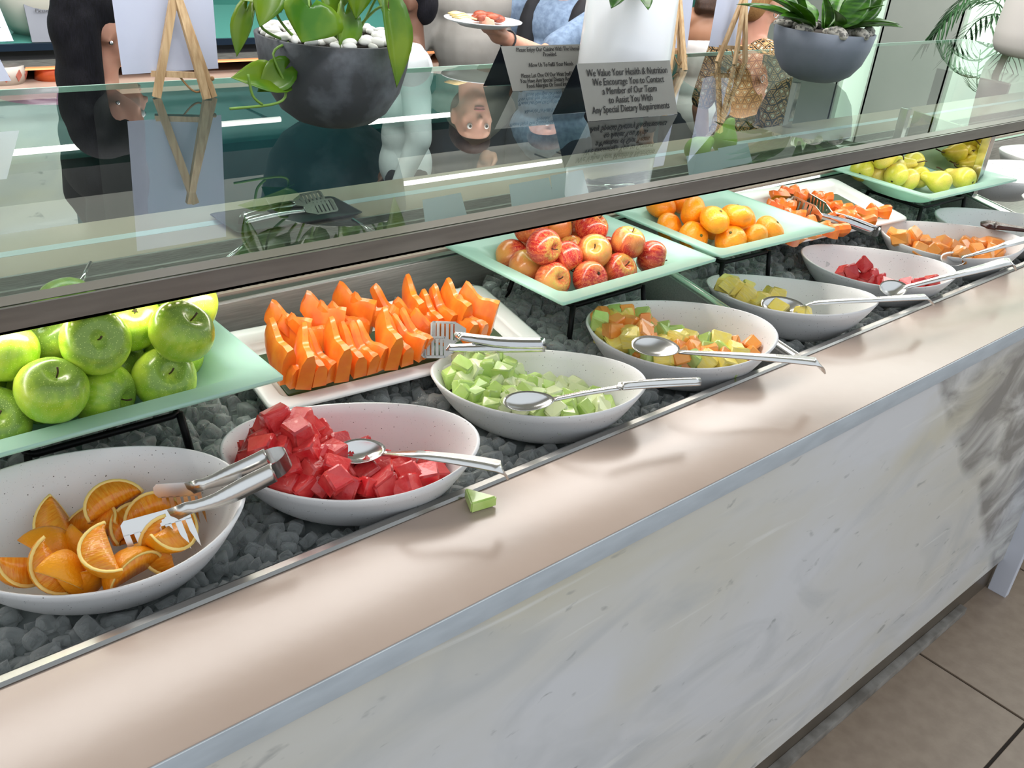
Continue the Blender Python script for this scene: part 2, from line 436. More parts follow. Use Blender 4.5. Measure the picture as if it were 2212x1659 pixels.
    'tongs_fork': {"u_head": [[0.3054, 0.909, 0.06], [0.3472, 0.8743, 0.068]], "u_arm": [[0.3451, 0.8701, 0.066], [0.364, 0.8642, 0.07], [0.394, 0.8541, 0.08], [0.4221, 0.8531, 0.086]], "l_head": [[0.2491, 0.86, 0.06], [0.3159, 0.8362, 0.072]], "l_arm": [[0.3134, 0.8308, 0.07], [0.3445, 0.8221, 0.074], [0.3838, 0.8224, 0.08], [0.4163, 0.8267, 0.082]]},
    'tongs1': {"u": [[0.8088, 1.0556, 0.075], [0.8417, 1.0325, 0.075], [0.8432, 1.0164, 0.074], [0.8923, 0.972, 0.07], [0.9559, 0.9449, 0.064]], "l": [[0.7817, 1.0418, 0.06], [0.8116, 1.0194, 0.062], [0.824, 1.0083, 0.062], [0.8927, 0.9714, 0.062], [0.9536, 0.944, 0.06]]},
    'tongs2': {"u": [[2.0244, 1.1647, 0.095], [2.0039, 1.1008, 0.09], [2.0047, 1.088, 0.088], [2.034, 1.0437, 0.08], [2.0551, 0.9884, 0.07]], "l": [[1.9619, 1.1723, 0.092], [1.956, 1.1037, 0.088], [1.967, 1.0976, 0.086], [2.0055, 1.0382, 0.078], [2.0389, 0.9875, 0.066]]},
    'hill': {"x": 0},
}


def V(x, y, z):
    return Vector((x, y, H + z))


# ---------------------------------------------------------------- materials
steel = M('brushed_steel', (190, 188, 184), rough=0.36, metal=1.0, rgb2=(150, 148, 145), scale=30, stretch=(1, 25, 25), bump=0.05, bscale=60)
chrome = M('polished_steel', (205, 205, 205), rough=0.12, metal=1.0)
spoon_steel = M('spoon_steel', (222, 221, 218), rough=0.26, metal=1.0)
dark_steel = M('dark_steel_bar', (138, 135, 131), rough=0.22, metal=0.85, rgb2=(150, 147, 143), scale=8, stretch=(1, 10, 10))
ledge_m = M('beige_solid_surface', (180, 161, 148), rough=0.22, spec=0.55, rgb2=(173, 153, 139), scale=5, bump=0.02, bscale=70)
edge_m = M('blue_grey_edge', (196, 204, 210), rough=0.45, rgb2=(184, 192, 198), scale=14, stretch=(1, 4, 4))
kick_m = M('kick_tile', (98, 88, 76), rough=0.35, rgb2=(84, 75, 64), scale=9)
plinth_m = M('grey_mortar', (150, 145, 138), rough=0.8, rgb2=(112, 106, 98), scale=18, bump=0.3)
floor_m = M('brown_grey_tile', (154, 136, 118), rough=0.38, rgb2=(142, 124, 107), scale=26, bump=0.06, bscale=140, detail=8)
grout_m = M('dark_grout', (58, 50, 44), rough=0.9)
black_metal = M('black_wire', (20, 20, 21), rough=0.45, metal=0.6)
wood = M('pale_wood', (208, 178, 138), rough=0.55, rgb2=(180, 146, 106), scale=24, stretch=(6, 6, 0.5), bump=0.15, detail=6)
card_m = M('white_card', (216, 220, 236), rough=0.7)
twine_m = M('jute_twine', (158, 122, 82), rough=0.9)
stone_dark = M('charcoal_stone', (66, 68, 72), rough=0.7, rgb2=(122, 128, 136), scale=11, lo=0.48, hi=0.75, detail=9, bump=0.12, bscale=90)
stone_grey = M('blue_grey_stone', (98, 106, 116), rough=0.6, rgb2=(116, 122, 134), scale=7, bump=0.05, bscale=70)
white_ceramic = M('white_ceramic', (238, 240, 243), rough=0.22, coat=0.3)
white_melamine = M('white_melamine', (240, 238, 236), rough=0.25)
sign_steel = M('satin_sign_steel', (172, 171, 164), rough=0.4, metal=0.25)
print_m = M('black_print', (26, 24, 24), rough=0.6)
skin_m = M('skin_light', (206, 156, 132), rough=0.5, sss=0.1, rgb2=(196, 140, 118), scale=12)
skin_tan = M('skin_tan', (172, 124, 96), rough=0.5, sss=0.1)
skin_dark = M('skin_dark', (104, 72, 56), rough=0.5)
black_hair = M('black_hair', (14, 13, 16), rough=0.7, spec=0.2, rgb2=(26, 25, 32), scale=60, stretch=(8, 8, 0.4), bump=0.4)
brown_hair = M('brown_hair', (48, 32, 24), rough=0.45, rgb2=(72, 48, 34), scale=60, stretch=(8, 8, 0.4), bump=0.4)
gold_hair = M('golden_hair', (140, 98, 56), rough=0.5, rgb2=(176, 130, 80), scale=60, stretch=(8, 8, 0.4), bump=0.4)
lip_m = M('lips', (158, 84, 84), rough=0.4)
eye_m = M('eye_white', (230, 228, 224), rough=0.2)
iris_m = M('iris', (52, 38, 30), rough=0.2)
teal_m = M('teal_wall_paint', (56, 120, 108), rough=0.32, rgb2=(50, 110, 100), scale=3)

# speckled white stoneware: fine dark dots on a chalky white
speck = M('speckled_stoneware', (232, 230, 228), rough=0.38)
n_, l_ = N(speck)
tc = n_.new('ShaderNodeTexCoord')
vo = n_.new('ShaderNodeTexVoronoi'); vo.inputs['Scale'].default_value = 170
l_.new(tc.outputs['Object'], vo.inputs['Vector'])
lt = n_.new('ShaderNodeMath'); lt.operation = 'LESS_THAN'; lt.inputs[1].default_value = 0.115
l_.new(vo.outputs['Distance'], lt.inputs[0])
sx = n_.new('ShaderNodeSeparateColor'); l_.new(vo.outputs['Color'], sx.inputs['Color'])
gt = n_.new('ShaderNodeMath'); gt.operation = 'GREATER_THAN'; gt.inputs[1].default_value = 0.55
l_.new(sx.outputs['Red'], gt.inputs[0])
ml = n_.new('ShaderNodeMath'); ml.operation = 'MULTIPLY'
l_.new(lt.outputs[0], ml.inputs[0]); l_.new(gt.outputs[0], ml.inputs[1])
ns = n_.new('ShaderNodeTexNoise'); ns.inputs['Scale'].default_value = 9; ns.inputs['Detail'].default_value = 5
l_.new(tc.outputs['Object'], ns.inputs['Vector'])
m0 = n_.new('ShaderNodeMix'); m0.data_type = 'RGBA'
m0.inputs['A'].default_value, m0.inputs['B'].default_value = lin((238, 236, 234)), lin((222, 222, 222))
l_.new(ns.outputs['Fac'], m0.inputs['Factor'])
m1 = n_.new('ShaderNodeMix'); m1.data_type = 'RGBA'
m1.inputs['B'].default_value = lin((96, 92, 88))
l_.new(ml.outputs[0], m1.inputs['Factor']); l_.new(m0.outputs['Result'], m1.inputs['A'])
v2 = n_.new('ShaderNodeTexVoronoi'); v2.inputs['Scale'].default_value = 330
l_.new(tc.outputs['Object'], v2.inputs['Vector'])
lt2 = n_.new('ShaderNodeMath'); lt2.operation = 'LESS_THAN'; lt2.inputs[1].default_value = 0.085
l_.new(v2.outputs['Distance'], lt2.inputs[0])
m2 = n_.new('ShaderNodeMix'); m2.data_type = 'RGBA'
m2.inputs['B'].default_value = lin((150, 146, 140))
l_.new(lt2.outputs[0], m2.inputs['Factor']); l_.new(m1.outputs['Result'], m2.inputs['A'])
l_.new(m2.outputs['Result'], n_['Principled BSDF'].inputs['Base Color'])

# marble: cream and white clouds, slanting pale streaks, grey flecks, one dark grey patch
marble = M('cream_marble', (220, 218, 212), rough=0.2, spec=0.5)
n_, l_ = N(marble)
bs = n_['Principled BSDF']
tc = n_.new('ShaderNodeTexCoord')
rt = n_.new('ShaderNodeMapping'); rt.inputs['Rotation'].default_value = (0, radians(-38), 0); rt.inputs['Scale'].default_value = (0.7, 1, 1.5)
l_.new(tc.outputs['Object'], rt.inputs['Vector'])


def noise(vec, scale, detail=4.0, dist=0.0, rough=0.5):
    n = n_.new('ShaderNodeTexNoise')
    n.inputs['Scale'].default_value, n.inputs['Detail'].default_value = scale, detail
    n.inputs['Distortion'].default_value = dist
    n.inputs['Roughness'].default_value = rough
    l_.new(vec, n.inputs['Vector'])
    return n.outputs['Fac']


def ramp(fac, a, b):
    r = n_.new('ShaderNodeMapRange')
    r.inputs['From Min'].default_value, r.inputs['From Max'].default_value = a, b
    l_.new(fac, r.inputs['Value'])
    return r.outputs['Result']


def mixc(fac, A, B):
    x = n_.new('ShaderNodeMix'); x.data_type = 'RGBA'
    for k, v in (('A', A), ('B', B)):
        if isinstance(v, tuple):
            x.inputs[k].default_value = lin(v)
        else:
            l_.new(v, x.inputs[k])
    l_.new(fac, x.inputs['Factor'])
    return x.outputs['Result']


def mul(a, b):
    x = n_.new('ShaderNodeMath'); x.operation = 'MULTIPLY'
    for i, v in enumerate((a, b)):
        if isinstance(v, (int, float)):
            x.inputs[i].default_value = v
        else:
            l_.new(v, x.inputs[i])
    return x.outputs[0]


c0 = mixc(ramp(noise(rt.outputs[0], 1.5, 5, 0.8), 0.40, 0.68), (224, 225, 227), (214, 209, 190))
c1 = mixc(mul(ramp(noise(rt.outputs[0], 3.4, 8, 1.6), 0.48, 0.70), 0.6), c0, (190, 194, 196))
streak = n_.new('ShaderNodeMapping'); streak.inputs['Rotation'].default_value = (0, radians(-44), 0); streak.inputs['Scale'].default_value = (1.1, 1, 16)
l_.new(tc.outputs['Object'], streak.inputs['Vector'])
c2 = mixc(mul(ramp(noise(streak.outputs[0], 2.2, 4, 0.5), 0.62, 0.74), 0.6), c1, (240, 240, 236))
c3 = mixc(mul(ramp(noise(rt.outputs[0], 26, 3, 0.4), 0.67, 0.76), 0.5), c2, (128, 132, 132))
sp = n_.new('ShaderNodeSeparateXYZ'); l_.new(tc.outputs['Object'], sp.inputs['Vector'])
ad = n_.new('ShaderNodeMath'); ad.operation = 'MULTIPLY_ADD'; ad.inputs[1].default_value = 1.0
l_.new(sp.outputs['Z'], ad.inputs[0]); l_.new(sp.outputs['X'], ad.inputs[2])
ed = n_.new('ShaderNodeMath'); ed.operation = 'MULTIPLY_ADD'; ed.inputs[1].default_value = 0.22
l_.new(noise(tc.outputs['Object'], 3.0, 6), ed.inputs[0]); l_.new(ad.outputs[0], ed.inputs[2])
patch = mul(ramp(ed.outputs[0], 1.71, 1.75), ramp(noise(rt.outputs[0], 5.5, 9, 1.2), 0.36, 0.58))
c4 = mixc(mul(patch, 0.8), c3, (112, 110, 108))
vein = n_.new('ShaderNodeTexNoise'); vein.inputs['Scale'].default_value = 1.1; vein.inputs['Detail'].default_value = 6
l_.new(streak.outputs[0], vein.inputs['Vector'])
c5 = mixc(mul(ramp(vein.outputs['Fac'], 0.30, 0.24), 0.35), c4, (150, 140, 116))
l_.new(c5, bs.inputs['Base Color'])

# frosted green glass of the fruit plates: diffuse outside and a good part of the light goes through
frost = M('frosted_glass', (196, 230, 218), rough=0.38, coat=0.15)
n_, l_ = N(frost)
tr = n_.new('ShaderNodeBsdfTranslucent'); tr.inputs['Color'].default_value = lin((206, 240, 226))
mxs = n_.new('ShaderNodeMixShader'); mxs.inputs[0].default_value = 0.42
l_.new(n_['Principled BSDF'].outputs[0], mxs.inputs[1]); l_.new(tr.outputs[0], mxs.inputs[2])
l_.new(mxs.outputs[0], n_['Material Output'].inputs['Surface'])

# clear shelf glass: mirror-like at grazing angles on the side the light meets first, tinted clear below
clear = bpy.data.materials.new('clear_glass'); clear.use_nodes = True
n_, l_ = N(clear)
n_.remove(n_['Principled BSDF'])
tp = n_.new('ShaderNodeBsdfTransparent'); tp.inputs['Color'].default_value = (0.83, 0.90, 0.86, 1)
gl = n_.new('ShaderNodeBsdfGlossy'); gl.inputs['Roughness'].default_value = 0.0; gl.inputs['Color'].default_value = (0.95, 0.98, 0.97, 1)
fr = n_.new('ShaderNodeFresnel'); fr.inputs['IOR'].default_value = 2.15
ge = n_.new('ShaderNodeNewGeometry')
inv = n_.new('ShaderNodeMath'); inv.operation = 'SUBTRACT'; inv.inputs[0].default_value = 1.0
l_.new(ge.outputs['Backfacing'], inv.inputs[1])
mm = n_.new('ShaderNodeMath'); mm.operation = 'MULTIPLY'
l_.new(fr.outputs[0], mm.inputs[0]); l_.new(inv.outputs[0], mm.inputs[1])
ms = n_.new('ShaderNodeMixShader')
l_.new(mm.outputs[0], ms.inputs[0]); l_.new(tp.outputs[0], ms.inputs[1]); l_.new(gl.outputs[0], ms.inputs[2])
l_.new(ms.outputs[0], n_['Material Output'].inputs['Surface'])
glass_edge = M('glass_edge', (176, 206, 192), rough=0.15, emit=None, spec=0.8)

ice_m = M('melting_ice', (206, 208, 206), rough=0.06, ior=1.3, spec=1.0, bump=0.2, bscale=120)
n_, l_ = N(ice_m)
tp = n_.new('ShaderNodeBsdfTransparent'); tp.inputs['Color'].default_value = (0.93, 0.95, 0.95, 1)
lw = n_.new('ShaderNodeLayerWeight'); lw.inputs['Blend'].default_value = 0.42
mr_ = n_.new('ShaderNodeMapRange'); mr_.inputs['To Min'].default_value = 0.16; mr_.inputs['To Max'].default_value = 0.80
l_.new(lw.outputs['Facing'], mr_.inputs['Value'])
ms = n_.new('ShaderNodeMixShader')
l_.new(mr_.outputs['Result'], ms.inputs[0]); l_.new(tp.outputs[0], ms.inputs[1]); l_.new(n_['Principled BSDF'].outputs[0], ms.inputs[2])
l_.new(ms.outputs[0], n_['Material Output'].inputs['Surface'])
slush = M('ice_slush', (160, 166, 164), rough=0.2, rgb2=(116, 122, 122), scale=30, bump=0.6, bscale=60, spec=0.7)

# ---------------------------------------------------------------- room shell
bm = bmesh.new()
box(bm, (-6, -5, -0.06), (9, 6, -0.006))
floor = struct(put('floor', bm, grout_m, smooth=False))
# tiles: laid from the joints seen beside the counter, every tile a piece
TX, TY, TS = 2.14, 0.303, 0.62
bm = bmesh.new()
g = 0.004
box(bm, (g, g, -0.006), (TS - g, TS - g, 0.0), 0.0015)
tile_me = None
for i in range(-5, 6):
    for j in range(-5, 1):
        if tile_me is None:
            o = put('tile', bm, floor_m, floor, smooth=False)
            tile_me = o.data
        else:
            o = bpy.data.objects.new('tile', tile_me)
            COL.objects.link(o)
            o.parent = floor
        o.location = (TX + i * TS, TY + j * TS, 0)
bm = bmesh.new()
box(bm, (-6, 0.93, -0.006), (9, 6, 0.0))
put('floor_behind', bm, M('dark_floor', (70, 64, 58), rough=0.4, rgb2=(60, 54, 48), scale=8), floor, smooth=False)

bm = bmesh.new()
box(bm, (-6, 4.6, 0), (7, 4.75, H + 1.10))
wall_back = struct(put('wall_back', bm, teal_m, smooth=False))
bm = bmesh.new()
box(bm, (-6, 4.45, H + 1.10), (7, 4.75, H + 1.24))
struct(put('trim_1', bm, M('black_lintel', (16, 17, 18), rough=0.5), smooth=False))
bm = bmesh.new()
box(bm, (-6, 4.5, H + 1.24), (7, 4.75, H + 1.8))
struct(put('wall_back_upper', bm, M('grey_bulkhead', (176, 174, 166), rough=0.6), smooth=False))
bm = bmesh.new()
box(bm, (-6, 0.35, H + 1.8), (7.2, 4.8, H + 1.9))
struct(put('ceiling', bm, M('ceiling_paint', (196, 194, 186), rough=0.7), smooth=False))
grey_wall = M('grey_wall_panel', (182, 185, 178), rough=0.4, rgb2=(172, 176, 169), scale=2)
for nm, a, b in (('wall_right', 3.44, 4.6), ('wall_right_panel', 2.72, 3.22), ('wall_right_near', -1.2, 1.0)):
    bm = bmesh.new()
    box(bm, (6.0, a, 0), (6.15, b, H + 1.8))
    struct(put(nm, bm, grey_wall, smooth=False))
day = M('daylit_frosted_pane', (214, 232, 216), rough=0.5, emit=((216, 238, 220), 0.62))
for k, (a, b) in enumerate(((3.22, 3.44), (1.0, 2.72))):
    bm = bmesh.new()
    box(bm, (6.05, a, 0), (6.07, b, H + 1.8))
    w = struct(put('window_%d' % (k + 1), bm, day, smooth=False))
    bm = bmesh.new()
    for yy in (a, b):
        box(bm, (6.0, yy - 0.012, 0), (6.05, yy + 0.012, H + 1.8))
    put('window_frame', bm, M('pale_frame', (196, 204, 194), rough=0.5), w, smooth=False)

# ---------------------------------------------------------------- the counter
YE, YR, YB = 0.588, 0.757, 1.29          # front edge, rail of the ice well, back edge of the well
ZB = 0.090                               # the back of the well stands this much higher
X0, X1 = -1.6, 4.9
ctr = root('buffet_counter', (0, 0, H), 'long marble fronted buffet counter with beige top and steel ice wells', 'counter')


def cbox(name, lo, hi, mat, bev=0.0):
    bm = bmesh.new()
    box(bm, (lo[0], lo[1], lo[2] + H), (hi[0], hi[1], hi[2] + H), bev)
    return shade(put(name, bm, mat, ctr), 30)


XE = 2.585                                # the marble ends here and a white end panel follows
cbox('marble_panel', (X0, YE + 0.004, -0.885), (XE, YE + 0.035, -0.030), marble)
cbox('marble_panel', (XE + 0.05, YE + 0.004, -0.885), (X1, YE + 0.035, -0.030), marble)
cbox('kick_board', (X0, YE + 0.02, -1.0), (X1, YE + 0.06, -0.885), kick_m)
cbox('plinth_strip', (X0, YE - 0.002, -1.0), (2.40, YE + 0.02, -0.975), plinth_m, 0.004)
cbox('edge_strip', (X0, YE - 0.002, -0.034), (X1, YE + 0.012, -0.0015), edge_m, 0.001)
cbox('front_ledge', (X0, YE, -0.032), (X1, YR - 0.002, 0.0), ledge_m, 0.002)
cbox('rear_ledge', (X0, 1.506, 0.045), (X1, 1.712, 0.098), ledge_m, 0.004)
cbox('middle_ledge', (X0, YB + 0.006, 0.045), (X1, 1.40, 0.098), ledge_m, 0.003)
cbox('joint_strip', (X0, 1.598, 0.09), (X1, 1.622, 0.0985), edge_m)
cbox('rear_panel', (X0, 1.66, -1.0), (X1, 1.70, 0.045), marble)
bm = bmesh.new()
for y0, y1, z0, z1 in ((1.40, 1.506, 0.07, 0.082), (1.40, 1.406, 0.07, 0.102), (1.50, 1.506, 0.07, 0.102), (1.452, 1.458, 0.08, 0.09), (1.472, 1.478, 0.08, 0.09)):
    box(bm, (X0, y0, H + z0), (X1, y1, H + z1))
put('steel_channel', bm, steel, ctr, smooth=False)
# ice wells: pans of folded steel, wider than deep, separated by raised cross bars
xs = [(X0, 1.411), (1.425, 2.684), (2.722, 4.7)]
for a, b in xs:
    bm = bmesh.new()
    y0, y1, t = YR + 0.012, YB - 0.008, 0.004
    zf, zb = -0.004, ZB - 0.004
    hexa(bm, [(a, y0, H - 0.17), (b, y0, H - 0.17), (b, y1, H - 0.13), (a, y1, H - 0.13), (a, y0, H - 0.165), (b, y0, H - 0.165), (b, y1, H - 0.125), (a, y1, H - 0.125)])
    box(bm, (a, y0 - t, H - 0.17), (b, y0, H + zf))
    box(bm, (a, y1, H - 0.14), (b, y1 + t, H + zb))
    for x in (a, b - t):
        hexa(bm, [(x, y0, H - 0.17), (x + t, y0, H - 0.17), (x + t, y1, H - 0.17), (x, y1, H - 0.17), (x, y0, H + zf), (x + t, y0, H + zf), (x + t, y1, H + zb), (x, y1, H + zb)])
    put('well_pan', bm, M('pan_steel', (206, 202, 198), rough=0.4, metal=0.72, rgb2=(184, 180, 176), scale=20, stretch=(1, 18, 18)), ctr, smooth=False)
for a, b in ((1.410, 1.426), (2.682, 2.724)):
    bm = bmesh.new()
    y0, y1 = YR + 0.004, YB + 0.004
    hexa(bm, [(a, y0, H - 0.012), (b, y0, H - 0.012), (b, y1, H + ZB - 0.012), (a, y1, H + ZB - 0.012), (a, y0, H + 0.001), (b, y0, H + 0.001), (b, y1, H + ZB + 0.002), (a, y1, H + ZB + 0.002)])
    for x in (a, b):
        tube(bm, [(x, y0, H + 0.001), (x, y1, H + ZB + 0.002)], 0.0022, 6)
    put('cross_bar', bm, spoon_steel, ctr, smooth=False)
bm = bmesh.new()
prism(bm, [(YR - 0.005, H - 0.012), (YR - 0.005, H + 0.0015), (YR - 0.001, H + 0.004), (YR + 0.009, H + 0.003), (YR + 0.014, H + 0.000), (YR + 0.014, H - 0.012)], X0, X1, 'x')
put('front_rail', bm, M('rail_steel', (158, 157, 154), rough=0.24, metal=1.0), ctr, smooth=False)
bm = bmesh.new()
prism(bm, [(YB - 0.006, H + ZB - 0.012), (YB - 0.006, H + ZB + 0.001), (YB, H + ZB + 0.005), (YB + 0.012, H + ZB + 0.003), (YB + 0.012, H + ZB - 0.012)], X0, X1, 'x')
put('back_rail', bm, chrome, ctr, smooth=False)
bm = bmesh.new()
for k in range(330):
    x = -0.9 + k * 0.014
    ball(bm, (x, YB + 0.0145, H + ZB + 0.0095), (0.003, 0.0025, 0.0018), 6)
rail_glints = put('led_glint_dots', bm, chrome, ctr)  # chrome dots added to imitate the LED glints along the back rail
rail_glints['kind'] = 'stuff'

bm = bmesh.new()
box(bm, (2.575, 0.548, 0.0), (2.60, 0.60, H - 0.03), 0.002)
wp = put('white_end_panel', bm, M('white_laminate', (214, 218, 230), rough=0.4), smooth=False)
tag(wp, 'upright white end panel standing against the far end of the marble front', 'panel')

# ice: hundreds of cracked lumps nobody could count, on a bed of slush
def icez(y):
    return -0.062 + (y - YR) * 0.165


bm = bmesh.new()
for a, b in ((X0 + 0.5, 1.395), (1.44, 2.676)):
    hexa(bm, [(a, YR + 0.02, H - 0.12), (b, YR + 0.02, H - 0.12), (b, YB - 0.012, H - 0.1), (a, YB - 0.012, H - 0.1),
              (a, YR + 0.02, H + icez(YR) - 0.016), (b, YR + 0.02, H + icez(YR) - 0.016), (b, YB - 0.012, H + icez(YB) - 0.016), (a, YB - 0.012, H + icez(YB) - 0.016)])
ib = put('ice_slush_bed', bm, slush, smooth=False)
tag(ib, 'grey slush of melted ice under the ice lumps in the steel wells', 'slush')
ib['kind'] = 'stuff'
bm = bmesh.new()
tmp = bmesh.new()                          # a lump: cube rounded a little
bmesh.ops.create_cube(tmp, size=2.0)
bmesh.ops.subdivide_edges(tmp, edges=tmp.edges[:], cuts=2, use_grid_fill=True)
lump_v = []
for v in tmp.verts:
    n4 = (abs(v.co.x) ** 9 + abs(v.co.y) ** 9 + abs(v.co.z) ** 9) ** (1 / 9)
    lump_v.append(v.co / n4)
tmp.verts.index_update()
lump_f = [[v.index for v in f.verts] for f in tmp.faces]
tmp.free()
rr = random.Random(3)
x = -0.55
while x < 2.67:
    y = YR + 0.026
    while y < YB - 0.018:
        for lay in range(2):
            px, py = x + rr.uniform(-0.011, 0.011), y + rr.uniform(-0.011, 0.011)
            if 1.385 < px < 1.45 or px > 2.665 or py > YB - 0.022 or py < YR + 0.025:
                continue
            s = rr.uniform(0.0085, 0.0145)
            R = Euler((rr.uniform(0, 3), rr.uniform(0, 3), rr.uniform(0, 3))).to_matrix()
            c = Vector((px, py, H + icez(py) - 0.012 + lay * 0.012 + rr.uniform(-0.005, 0.006)))
            under = False
            for pb in D['bowls']:
                dx, dy = px - pb[0], py - pb[1]
                uu, vv = cos(pb[3]) * dx + sin(pb[3]) * dy, -sin(pb[3]) * dx + cos(pb[3]) * dy
                rho = math.hypot(uu / 0.167, vv / 0.106)
                if rho < 1.1 and c.z - H > -0.062 + 0.09 * max(0, (rho - 0.40) / 0.6) ** 2.1:
                    under = True
            if under:
                continue
            sc_ = Vector((s * rr.uniform(0.75, 1.15), s * rr.uniform(0.75, 1.1), s * rr.uniform(0.55, 0.95)))
            tx, ty = rr.uniform(-0.35, 0.35), rr.uniform(-0.35, 0.35)
            vs = []
            for d in lump_v:
                w = rr.uniform(0.93, 1.06)
                vs.append(bm.verts.new(c + R @ Vector((d[0] * sc_[0] * (1 + tx * d[2]) * w, d[1] * sc_[1] * (1 + ty * d[0]) * w, d[2] * sc_[2] * w))))
            for q in lump_f:
                bm.faces.new([vs[i] for i in q])
        y += 0.0225
    x += 0.0225
ice = put('crushed_ice', bm, ice_m)
tag(ice, 'bed of clear crushed ice lumps filling the steel wells around the bowls', 'ice')
ice['kind'] = 'stuff'

# ---------------------------------------------------------------- sneeze guard: glass shelf, front bar, posts
YG = 1.040
sg = root('glass_shelf_guard', (1.6, 1.5, H + 0.098), 'long clear glass shelf with dark steel front bar over the fruit', 'sneeze guard')
bm = bmesh.new()
box(bm, (-1.4, YG + 0.004, H + 0.238), (4.8, 2.135, H + 0.249))
put('glass_pane', bm, clear, sg, smooth=False)
bm = bmesh.new()
box(bm, (-1.4, 2.135, H + 0.2375), (4.8, 2.1385, H + 0.2495))
put('glass_edge', bm, glass_edge, sg, smooth=False)
bm = bmesh.new()
box(bm, (-1.4, YG, H + 0.220), (4.8, YG + 0.004, H + 0.250))
box(bm, (-1.4, YG, H + 0.220), (4.8, YG + 0.05, H + 0.2235))
put('front_bar', bm, dark_steel, sg, smooth=False)
bm = bmesh.new()
box(bm, (-1.4, YG + 0.008, H + 0.2495), (4.8, YG + 0.034, H + 0.2502))
put('bar_lip', bm, M('smoky_lip', (120, 116, 108), rough=0.3, metal=0.8), sg, smooth=False)
bm = bmesh.new()
for k in range(400):
    x = -0.9 + k * 0.0135
    if abs(x - 2.7) > 0.03:
        box(bm, (x, YG + 0.012, H + 0.2185), (x + 0.004, YG + 0.016, H + 0.2198))
ld = put('led_diodes', bm, M('led_glow', (255, 240, 222), emit=((255, 240, 222), 14.0)), sg, smooth=False)
ld['kind'] = 'stuff'
for px in (2.703, -0.85):
    bm = bmesh.new()
    box(bm, (px - 0.014, YG + 0.006, H + (0.047 if px > 0 else 0.0)), (px + 0.014, YG + 0.03, H + 0.22), 0.0015)
    put('post', bm, chrome, sg, smooth=False)
    bm = bmesh.new()
    hexa(bm, [(px - 0.006, YG + 0.03, H + 0.085), (px + 0.006, YG + 0.03, H + 0.085), (px + 0.006, 1.285, H + 0.100), (px - 0.006, 1.285, H + 0.100),
              (px - 0.006, YG + 0.03, H + 0.22), (px + 0.006, YG + 0.03, H + 0.22), (px + 0.006, 1.285, H + 0.236), (px - 0.006, 1.285, H + 0.236)])
    put('mirror_panel', bm, M('bronze_mirror', (214, 198, 170), rough=0.03, metal=1.0), sg, smooth=False)
    bm = bmesh.new()
    box(bm, (px - 0.012, 1.30, H + 0.098), (px + 0.012, 1.324, H + 0.238), 0.0015)
    put('rear_post', bm, chrome, sg, smooth=False)
    bm = bmesh.new()
    box(bm, (px - 0.012, 1.68, H + 0.098), (px + 0.012, 1.70, H + 0.238), 0.0015)
    put('rear_post', bm, chrome, sg, smooth=False)
ROD = [((0.444, 1.494), (0.402, 1.417)), ((0.729, 1.490), (0.642, 1.413)), ((0.941, 1.494), (0.935, 1.408)), ((1.596, 1.500), (1.590, 1.410))]
for k, (a, b) in enumerate(ROD):
    bm = bmesh.new()
    tube(bm, [V(a[0], a[1], 0.1055), V(b[0], b[1], 0.1055)], 0.0038, 8)
    o = put('steel_rod', bm, chrome)
    tag(o, 'thin steel rod lying across the channel behind the bar, %s from the left' % ORD[k], 'rod', 'rods on the steel channel')
bm = bmesh.new()
for pts in (((0.42, 1.415), (0.50, 1.44), (0.60, 1.462), (0.72, 1.47)), ((0.45, 1.41), (0.53, 1.44), (0.64, 1.47)), ((0.43, 1.43), (0.56, 1.475)), ((0.50, 1.44), (0.62, 1.445), (0.74, 1.452), (0.80, 1.455)), ((0.58, 1.42), (0.66, 1.445)), ((0.66, 1.43), (0.70, 1.442), (0.76, 1.428))):
    tube(bm, smooth_path([V(px, py, 0.0845) for px, py in pts], 4), 0.0012, 4)
o = put('white_fibres', bm, M('white_fibre', (216, 214, 206), rough=0.6))
tag(o, 'few loose white fibres lying in the steel channel behind the bar', 'fibres')
o['kind'] = 'stuff'

# ---------------------------------------------------------------- serving bowls
BA, BB, BK, BW2, BW4 = D['bshape']
RHO0, BPOW = 0.40, 2.1


def bowl_rim(pb, t):
    cx, cy, cz, yaw, tu, tv = pb
    u, v = BA * cos(t), BB * sin(t) * (1 - BK * cos(t))
    return u, v, tu * u + tv * v + BW2 * cos(2 * t) + BW4 * cos(t) ** 3


def bowl_floor(pb, u, v, zb):
    """Height of the inside of a bowl at local (u, v); None outside the rim."""
    rho = math.hypot(u / BA, v / BB)
    if rho > 0.97:
        return None
    t = math.atan2(v / BB, u / BA)
    zr = pb[2] + bowl_rim(pb, t)[2]
    h = max(0, (rho - RHO0) / (1 - RHO0)) ** BPOW
    return zb + 0.006 + (zr - zb) * h


def bowl_xy(pb, u, v):
    co, si = cos(pb[3]), sin(pb[3])
    return pb[0] + co * u - si * v, pb[1] + si * u + co * v


def clear_of_wall(pb, u, v, z, r, zb=-0.045):
    """True when a lump of radius r at (u, v, z) stays inside the bowl."""
    for k in range(10):
        a = 2 * pi * k / 10
        for q, dz in ((1.0, 0.0), (0.62, -0.72 * r)):
            f = bowl_floor(pb, u + r * q * cos(a), v + r * q * sin(a), zb)
            if f is None or f > z + dz:
                return False
    return True


def settle(pb, x, y, z, r, zb=-0.045):
    """Slide a lump towards the bowl's middle, or lift it, until it lies inside."""
    co, si = cos(pb[3]), sin(pb[3])
    dx, dy = x - pb[0], y - pb[1]
    u, v = co * dx + si * dy, -si * dx + co * dy
    z = max(z, zb + 0.006 + r * 0.8)
    for _ in range(80):
        if clear_of_wall(pb, u, v, z, r, zb):
            break
        u, v, z = u * 0.98, v * 0.98, z + 0.0006
    x, y = bowl_xy(pb, u, v)
    return x, y, z


